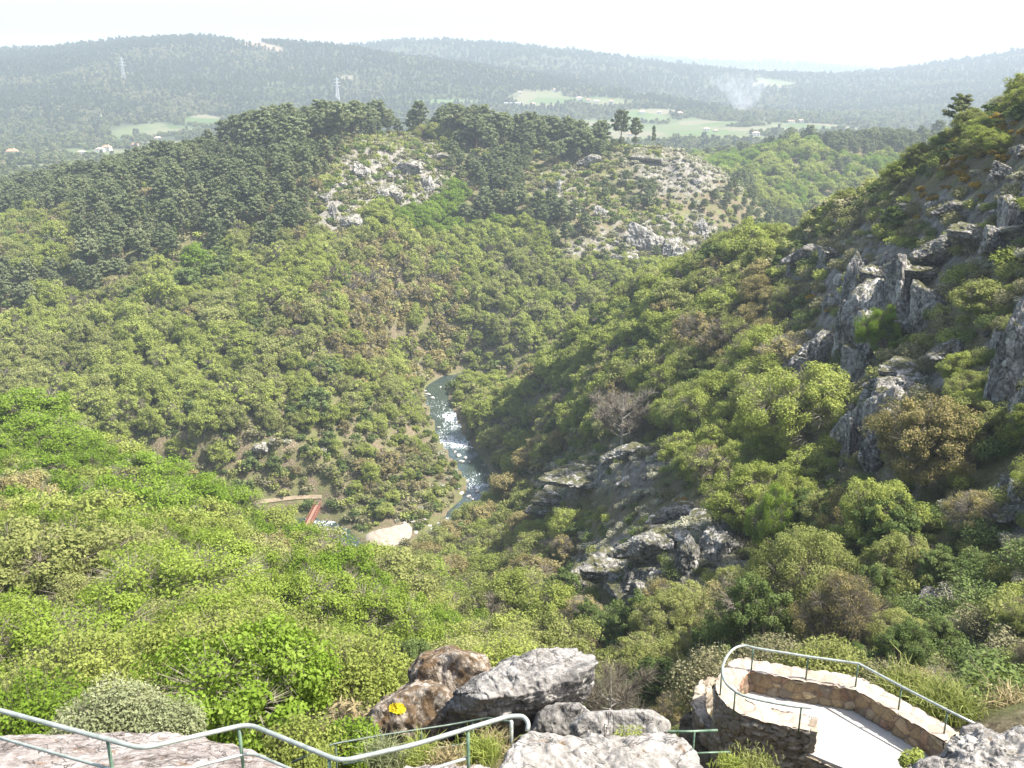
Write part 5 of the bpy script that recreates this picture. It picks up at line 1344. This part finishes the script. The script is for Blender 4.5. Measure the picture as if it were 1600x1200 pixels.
# ------------------------------------------------------------------ crags and outcrops
CR = [crag_mesh('crag', 500+k, size=[(1, .8, 1.1), (.8, .8, 1.3), (1.2, .8, .8), (.9, .9, 1), (1.3, .9, .7)][k], sub=6, amp=.23, scale=.38, nplanes=15, tilt=[-.15, .1, -.3, 0, -.35][k]) for k in range(5)]
for c in CR: c.materials.append(M['crag'])
def crag(u, v, wpx, hpx, var, rz, label, dD=0, sink=.35, name='rock_outcrop', grp=None, mat=None):
    q = ground_pt(u, v+hpx*.4); d = project(*q)[2]; sx = wpx*d/FPX/2; sz = hpx*d/FPX/2
    o = bpy.data.objects.new(name, CR[var]); COL.objects.link(o); o.scale = (sx, max(sx*.8, sz*.5), sz); o.rotation_euler = (0, 0, rz)
    o.location = (q.x, q.y+dD+max(sx*.8, sz*.5)*.25, q.z+sz*(1-sink)*.75); return tag(o, label, 'rock', grp)
for a in [(1350,478,85,125,3,.2,'tall dark crag with upright grey slabs on the right slope'),(1402,445,90,105,0,1.0,'broad sunlit crag top right of the tall dark crag'),(1448,470,75,90,3,2.0,'grey rock face right of the broad crag top'),
          (1320,512,60,95,0,.9,'dark slanting buttress left of the tall crag'),(1282,545,75,75,2,.4,'low dark rocks running down left from the tall crag'),(1250,570,50,40,4,.3,'lowest dark rocks at the foot of the left buttress'),
          (1360,520,60,110,3,1.4,'grey buttress below the tall dark crag'),(1352,655,85,120,0,2.2,'middle crag with a sheer grey face above the shaded gully'),(1385,620,80,80,3,.7,'knobbly pale top of the middle crag'),(1400,670,60,90,3,1.9,'dark right side of the middle crag'),
          (1585,560,85,180,1,.5,'grey cliff at the right edge of the photo'),(1598,630,60,100,0,1.4,'lower part of the right edge cliff'),(1262,398,55,40,2,.1,'small crag on the right shoulder'),(1300,392,50,45,4,.8,'dark jagged rocks above the tall crag'),
          (1478,385,80,50,2,.3,'jagged dark ridge right of the broad crag top'),(1530,360,90,55,4,.2,'long jagged rock ridge high on the right slope'),(1580,330,60,70,3,1.2,'dark rocks at the right edge below the gorse'),(1490,325,50,30,2,.2,'flat sunlit rock below the gorse'),
          (1430,575,100,36,4,.2,'pale rock spine behind the middle crag'),(1490,545,70,34,2,.6,'upper end of the pale rock spine'),
          (915,745,110,40,4,.1,'upper pale rock slab sloping down left'),(870,775,70,34,4,.4,'lower tip of the upper pale rock slab'),(985,705,60,30,2,.2,'small pale rocks above the upper slab'),
          (960,880,90,70,4,.3,'lower pale rock slab left part'),(1020,850,90,60,2,.1,'lower pale rock slab middle part'),(1120,840,70,70,3,.4,'dark rocks right of the lower pale slab'),(1075,870,60,60,1,.8,'upright grey rock in the lower slab'),
          (1450,935,50,40,3,.4,'small pale rock in the shade above the terrace'),(1590,770,50,60,3,.9,'rock at the right edge below the cliff')          ,(1332,440,50,80,1,.5,'upright slab on the left edge of the tall crag'),(1376,425,60,60,4,.2,'rock step on top of the tall dark crag'),(1425,495,70,60,0,.3,'broken grey face under the broad crag top'),(1340,560,70,70,3,2.2,'dark rock foot under the tall crag buttress'),
          (1270,575,70,40,0,.3,'slanting dark slab near the foot of the left buttress'),(1375,490,50,90,1,1.6,'dark upright rib in the middle of the tall crag'),(1455,420,90,36,4,.1,'pale rock ledge above the broad crag top'),(1555,375,70,50,0,.6,'dark jagged rocks near the right edge ridge'),
          (1420,600,80,50,3,.5,'pale lichened rock above the middle crag'),(1330,690,50,90,0,.8,'left foot of the middle crag'),(1370,700,60,70,1,2.6,'dark lower face of the middle crag'),(1060,800,70,40,2,.3,'pale rocks between the gorse and the lower slab'),(905,905,60,60,3,.7,'dark left edge of the lower pale slab'),(1000,920,60,50,0,1.1,'brown rock foot below the lower pale slab'),(850,795,50,24,4,.2,'lowest rocks of the upper pale slab')]:
    crag(*a)
for a in [(1010,372,60,50,0,.2,'steep grey cliff low on the middle hill'),(1050,388,50,45,3,.9,'right part of the steep grey cliff on the middle hill'),(975,405,60,24,2,.3,'broken rocks below the steep grey cliff'),(1095,360,40,30,1,.3,'dark rock at the foot of the rocky shoulder'),
          (640,262,46,26,2,.2,'pale rock band high on the bare rock face'),(600,300,50,30,3,.6,'pinkish rocks on the bare rock face'),(565,265,36,26,0,.9,'pink rocks left on the bare rock face'),(668,290,34,26,1,.2,'upright pale rock on the bare rock face'),
          (545,345,40,30,3,.2,'pale rocks below the bare rock face'),(520,330,22,24,1,.5,'small pale rock left of the bare rock face'),(873,292,14,20,1,.2,'lone white rock in the pinewood'),(690,245,40,16,2,.5,'rocks below the ridge pines'),
          (925,250,36,22,2,.4,'tan rock with a shadowed hollow on the shoulder'),(1010,245,40,16,4,.1,'dark rocks on the crest of the shoulder'),(890,325,30,18,3,.4,'rocks under the dark pine patch'),(940,330,26,20,0,.4,'grey rocks left of the shoulder bushes'),
          (770,508,26,18,2,.4,'white rock debris above the river bend'),(760,497,14,10,3,.4,'small white rocks above the debris'),(405,700,26,20,3,.1,'pale rocks under the spur wood'),(430,690,18,14,0,.6,'grey rocks on the bank left of the rapids')]:
    crag(*a)
# small ones scattered over the bare places
kk = 0; hosts = []
cnd = np.stack([g.uniform(60, 1640, 9000), g.uniform(215, 960, 9000)], 1)
for u, v in cnd:
    if kk >= 170: break
    q = ground_pt(u, v); rm = float(rock_mask(np.array([u]), np.array([v]), np.array([q.y]))[0])
    if q.y > 720 or g.random() > rm-.25: continue
    d = project(*q)[2]; s = g.uniform(.7, 2.2)*(1 if d < 250 else 1.7)
    o = bpy.data.objects.new('boulder', CR[int(g.integers(0, 5))]); COL.objects.link(o); o.location = (q.x, q.y, q.z+s*.15); o.scale = (s, s*.8, s*g.uniform(.4, .9)); o.rotation_euler = (0, 0, g.uniform(0, 6.28))
    hosts.append((o, u, v, s)); kk += 1
def label_rocks(items, word, cat, group):
    cl = {}
    for o, u, v, s in items:
        a = min(ANCH, key=lambda q: (q[0]-u)**2+((q[1]-v)*1.2)**2); cl.setdefault(a[2], []).append((u, s, o))
    for ph, S in cl.items():
        S.sort(key=lambda t: t[0])
        for k, (u, s, o) in enumerate(S):
            lb = f'{word} {ph}' if len(S) == 1 else f'rightmost {word} {ph}' if k == len(S)-1 else f'{ORD[min(k, 19)]}{" from left" if k else ""} {word} {ph}'
            tag(o, lb, cat, group)
label_rocks(hosts, 'small grey boulder', 'boulder', 'small boulders on the bare slopes')
# river boulders
RB = [(668,617,9),(676,622,7),(660,624,6),(664,611,5),(617,648,7),(629,650,6),(652,650,7),(661,655,5),(686,668,5),(690,676,4),(716,712,8),(727,716,7),(722,722,9),(711,706,5),(733,722,5),(712,735,5),(730,752,6),(716,764,7),(722,771,9),(733,776,8),(745,768,7),(739,781,6),
      (632,818,8),(645,815,9),(655,820,10),(640,826,8),(664,812,7),(672,822,6),(650,832,6),(628,826,5),(636,808,5),(618,884,6),(625,893,7),(614,902,5),(630,903,5),(688,605,4),(700,690,4),(754,500,4),(566,832,4)]
rbm = [crag_mesh('river_boulder', 700+k, size=(1, .9, .8), sub=4, amp=.16, scale=.6, nplanes=14) for k in range(3)]
for c in rbm: c.materials.append(M['riverrock'])
its = []
for k, (u, v, w_) in enumerate(RB):
    q = ground_pt(u, v); q = PZ(u, v, max(WZ+.1, q.z)) if 200 < q.y < 440 else q; d = project(*q)[2]; s = w_*d/FPX*.52
    o = bpy.data.objects.new('boulder', rbm[k % 3]); COL.objects.link(o); o.location = (q.x, q.y, q.z+s*.15); o.scale = (s, s*.9, s*.75); o.rotation_euler = (0, 0, k*1.3); its.append((o, u, v, s))
label_rocks(its, 'pale river boulder', 'boulder', 'pale boulders along the river')

# ------------------------------------------------------------------ path and red footbridge
pl = catmull(np.array([tuple(p[:2]) for p in PATH]), 8)
ribbon('path', pl, [.9]*len(pl), lambda x, y: float(ground_z(x, y))+.35, M['earth'], nx=5)
m, n = newmat('bridge_paint'); bsdf(n, ramp(n, noise_tex(n, 3, 5, .6, objpos(n)), [(0.3, (0.15, 0.052, 0.034)), (0.7, (0.24, 0.095, 0.062))]), .6, spec=.3); M['bridge'] = m
m, n = newmat('bridge_deck'); bsdf(n, ramp(n, noise_tex(n, 4, 5, .6, objpos(n)), [(0.3, (0.22, 0.12, 0.085)), (0.7, (0.31, 0.185, 0.14))]), .8); M['deck'] = m
def box_arrays(c, sx, sy, sz):
    V = np.array([(x, y, z) for x in (-.5, .5) for y in (-.5, .5) for z in (-.5, .5)])*(sx, sy, sz)+np.array(c)
    return V, np.array([(0, 1, 3, 2), (4, 6, 7, 5), (0, 4, 5, 1), (2, 3, 7, 6), (0, 2, 6, 4), (1, 5, 7, 3)])
def boxes(name, bl, mat, parent=None):
    A_ = Acc()
    for b_ in bl: A_.add(*box_arrays(*b_), 0, .5)
    return link(name, A_.mesh(name), [mat], parent=parent)
bd = bridge_b-bridge_a; BL = bd.length+1.5; bw = 1.5
br_ = empty('footbridge', tuple((bridge_a+bridge_b)/2), math.atan2(bd.y, bd.x)); tag(br_, 'narrow rusty red footbridge over the river at the end of the path', 'bridge')
boxes('deck', [((i*BL/40-BL/2+BL/80, 0, 0), BL/40*.9, bw, .14) for i in range(40)], M['deck'], br_)
for s_ in (-1, 1):
    y_ = s_*(bw/2+.10)
    boxes('girder', [((0, y_, -.35), BL, .18, .75)], M['bridge'], br_)
    boxes('railing', [((0, y_, 1.1), BL, .12, .12), ((0, y_, .62), BL, .06, .08)]+[((i*BL/12-BL/2, y_, .56), .1, .1, 1.05) for i in range(13)], M['bridge'], br_)
for s_ in (-1, 1): boxes('abutment', [((s_*(BL/2+.55), 0, -1.6), 1.1, 3.0, 3.0)], M['granite'], br_)

# ------------------------------------------------------------------ houses, warehouse, pylons
def flat(name, c, r=.8, c2=None):
    m, n = newmat(name); bsdf(n, ramp(n, noise_tex(n, .8, 5, .6, objpos(n)), [(0.3, tuple(x*.82 for x in c)), (0.7, c)]), r); return m
M['white_wall'] = flat('white_render', (.74, .72, .68)); M['stone_wall'] = flat('stone_wall', (.46, .42, .36)); M['rooftile'] = flat('roof_tiles', (.42, .20, .12)); M['palerood'] = flat('pale_roof', (.55, .36, .28))
M['glass'] = flat('dark_window', (.05, .06, .07), .2); M['metalroof'] = flat('metal_roof', (.70, .72, .74), .5); M['steel'] = flat('galvanised_steel', (.46, .48, .50), .5); M['door'] = flat('door_wood', (.16, .09, .05))
def house(u, v, wpx, hpx, wall, roof, label, rz=0.0, storeys=2, cat='house', flatroof=False):
    q = ground_pt(u, v); d = project(*q)[2]; W_ = wpx*d/FPX; H = hpx*d/FPX*.68; Dp = min(W_*.7, 14); hr = H*.42 if not flatroof else H*.12
    o = empty('house' if cat == 'house' else 'warehouse', (q.x, q.y, q.z-.3), rz); tag(o, label, cat)
    boxes('wall', [((0, 0, H/2), W_, Dp, H)], wall, o)
    e = .5; x, y = W_/2+e, Dp/2+e
    if flatroof or W_ > 30:
        V = [(-x, -y, H), (x, -y, H), (x, y, H), (-x, y, H), (-x, 0, H+hr), (x, 0, H+hr)]
    else: V = [(-x, -y, H), (x, -y, H), (x, y, H), (-x, y, H), (-x*.45, 0, H+hr), (x*.45, 0, H+hr)]
    F4 = [(0, 1, 5, 4), (2, 3, 4, 5), (3, 2, 1, 0)]; F3 = [(0, 4, 3), (1, 2, 5)]
    rf = link('roof', build_mesh('roof', V, [np.array(F4), np.array(F3)]), [roof], parent=o)
    if not flatroof: boxes('chimney', [((W_*.2, Dp*.12, H+hr*.9), .9, .9, hr*.8)], wall, rf)
    nw = max(2, min(6, int(W_/4)))
    for s in range(storeys):
        for k in range(nw):
            if s == 0 and k == nw//2: continue
            boxes('window', [(((k+.5)/nw*W_-W_/2, -Dp/2-.02, H*(s+.55)/storeys), W_/nw*.34, .1, H/storeys*.42)], M['glass'], o)
    boxes('door', [(((nw//2+.5)/nw*W_-W_/2, -Dp/2-.03, H/storeys*.36), W_/nw*.34, .12, H/storeys*.72)], M['door'], o)
    return o
W1, S1_, R1, R2 = M['white_wall'], M['stone_wall'], M['rooftile'], M['palerood']
for a in [(20,244,17,12,W1,R1,'white two-storey house with an orange roof at the left edge of the valley',.2),(3,243,10,8,W1,R1,'small house left of the orange-roofed white house',.1),(33,249,14,4,W1,R2,'low white outbuilding beside the orange-roofed white house',.2),(128,241,11,6,W1,R2,'small white house in the fields left of the pines',0),
          (157,237,12,7,W1,R2,'pale house left of the pink one above the pines',.1),(168,236,12,10,W1,R1,'pinkish house just above the left pines',-.1),(209,230,14,7,S1_,R1,'stone barn with an orange roof above the pines',.1),(247,219,10,6,W1,R2,'small pale house peeking over the pine ridge',0),(340,202,15,5,S1_,R2,'long low stone house behind the ridge pines',0),
          (832,164,9,4,W1,R2,'small pale building right of the long white warehouse',0),(867,144,6,6,W1,R2,'white house on the right of the cleared knoll',0),(812,146,6,4,W1,R2,'white house left of the cleared knoll',0),(905,156,9,5,W1,R2,'pale house in the middle of the hamlet row',.1),(919,158,8,4,W1,R1,'second pale house of the hamlet row',0),(932,160,9,4,W1,R2,'third pale house of the hamlet row',0),(955,161,8,5,W1,R1,'house at the right end of the hamlet row',0),
          (1003,178,9,6,W1,R2,'lone pale house left of the hillside village',0),(1030,178,6,5,W1,R2,'left house of the hillside village',0),(1062,180,9,6,W1,R2,'lowest house of the hillside village',0),(1070,171,8,6,W1,R1,'middle house of the hillside village',0),(1080,168,7,5,W1,R1,'topmost house of the hillside village',0),
          (1104,204,9,5,W1,R2,'left farmhouse in the green fields',0),(1118,206,7,4,S1_,R2,'stone barn in the green fields',0),(1181,212,11,7,W1,R2,'white farmhouse right of the green fields',0),(1165,219,12,3,S1_,R2,'low barn in front of the white farmhouse',0),
          (1236,192,10,5,W1,R1,'left house by the far right field',0),(1250,191,9,5,W1,R2,'right house by the far right field',0),(985,212,8,5,W1,R1,'house glimpsed behind the slim hilltop trees',0),(1178,134,6,3,W1,R2,'distant white house on the hazy far slope',0),(1222,139,8,3,W1,R2,'distant row house on the hazy far slope',0),(157,182,3,4,W1,R2,'tiny white house low on the left hill',0)]:
    house(*a)
house(802,164,30,5,W1,M['metalroof'],'long white warehouse with a pale metal roof below the knoll',0,1,'warehouse',True)
def pylon(u, v, vtop, label):
    q = ground_pt(u, v); d = project(*q)[2]; H = (v-vtop)*d/FPX; o = empty('pylon', (q.x, q.y, q.z-1), .35); tag(o, label, 'pylon'); t = .08+d*.00006
    def bar(a, b): return tube_arrays([np.array(a), np.array(b)], [t, t], 4)
    A_ = Acc(); wd = lambda z: H*.075*(1-z/H)**1.1+H*.012; lv = [H*k/9 for k in range(10)]
    for a, b in zip(lv[:-1], lv[1:]):
        ca = [(sx*wd(a), sy*wd(a), a) for sx, sy in ((-1, -1), (1, -1), (1, 1), (-1, 1))]; cb = [(sx*wd(b), sy*wd(b), b) for sx, sy in ((-1, -1), (1, -1), (1, 1), (-1, 1))]
        for k in range(4): A_.add(*bar(ca[k], cb[k]), 0, .5); A_.add(*bar(ca[k], cb[(k+1) % 4]), 0, .5); A_.add(*bar(ca[(k+1) % 4], cb[k]), 0, .5); A_.add(*bar(cb[k], cb[(k+1) % 4]), 0, .5)
    link('lattice_mast', A_.mesh('lattice_mast'), [M['steel']], parent=o)
    for z in (.68, .80, .92):
        A_ = Acc(); w_ = H*.13*(1.1 if z < .9 else .7)
        for s in (-1, 1): A_.add(*bar((s*w_, 0, H*z), (0, wd(H*z), H*z)), 0, .5); A_.add(*bar((s*w_, 0, H*z), (0, -wd(H*z), H*z)), 0, .5); A_.add(*bar((s*w_, 0, H*z), (0, 0, H*z+H*.03)), 0, .5)
        link('crossarm', A_.mesh('crossarm'), [M['steel']], parent=o)
pylon(194, 127, 91, 'tall pale lattice pylon on the left hill')
pylon(528, 160, 122, 'thin lattice pylon rising behind the ridge pines')

# ------------------------------------------------------------------ smoke of the field fire
q = ground_pt(1160, 176); d = project(*q)[2]; ux = d/FPX
A_ = Acc(); dd, FF = ico(4)
bm = bmesh.new(); bmesh.ops.create_cone(bm, cap_ends=True, segments=24, radius1=10*ux, radius2=62*ux, depth=70*ux)
bmesh.ops.subdivide_edges(bm, edges=bm.edges, cuts=3, use_grid_fill=True)
for vtx in bm.verts:
    h = (vtx.co.z/(70*ux)+.5); vtx.co.x -= 22*ux*h*h; vtx.co.x += 4*ux*math.sin(h*5); vtx.co.y += 6*ux*math.sin(h*4+1)
me = bpy.data.meshes.new('smoke'); bm.to_mesh(me); bm.free()
m, n = newmat('smoke_volume'); pv = n.nodes.new('ShaderNodeVolumePrincipled'); pv.inputs['Color'].default_value = (.92, .94, 1, 1); pv.inputs['Anisotropy'].default_value = .3
oc = objpos(n); sx = n.nodes.new('ShaderNodeSeparateXYZ'); n.links.new(oc, sx.inputs[0])
h01 = mth(n, 'ADD', mth(n, 'DIVIDE', sx.outputs[2], 70*ux), .5, True)
nzz = noise_tex(n, 1/(14*ux), 3, .6, oc, .6)
den = mth(n, 'MULTIPLY', mth(n, 'SUBTRACT', nzz, .38), mth(n, 'POWER', mth(n, 'SUBTRACT', 1.0, h01, True), 1.6)); den = mth(n, 'MULTIPLY', den, .065)
n.links.new(mth(n, 'MAXIMUM', den, 0.0), pv.inputs['Density'])
oo = n.nodes.new('ShaderNodeOutputMaterial'); n.links.new(pv.outputs[0], oo.inputs['Volume'])
sm = link('smoke', me, [m]); sm.location = (q.x, q.y, q.z+35*ux); tag(sm, 'thin white smoke rising from the valley fields', 'smoke', kind='stuff')

# ------------------------------------------------------------------ the air
def haze(dens):
    top = 175.0; bot = -250.0
    bl = box_arrays((600, 4000, (top+bot)/2), 16500, 8300, top-bot)
    m, n = newmat('air'); pv = n.nodes.new('ShaderNodeVolumePrincipled'); pv.inputs['Color'].default_value = (.76, .87, 1.0, 1); pv.inputs['Density'].default_value = dens; pv.inputs['Anisotropy'].default_value = .1
    o_ = n.nodes.new('ShaderNodeOutputMaterial'); n.links.new(pv.outputs[0], o_.inputs['Volume'])
    me = build_mesh('haze', bl[0], bl[1]); bm = bmesh.new(); bm.from_mesh(me); bmesh.ops.recalc_face_normals(bm, faces=bm.faces); bm.to_mesh(me); bm.free()
    ob = link('haze', me, [m]); tag(ob, 'pale haze filling the valley air', 'haze', kind='stuff')
ZZmin = float(ZZ.min()); print('lowest, highest ground', ZZmin, float(ZZ.max()))
haze(0.00016)
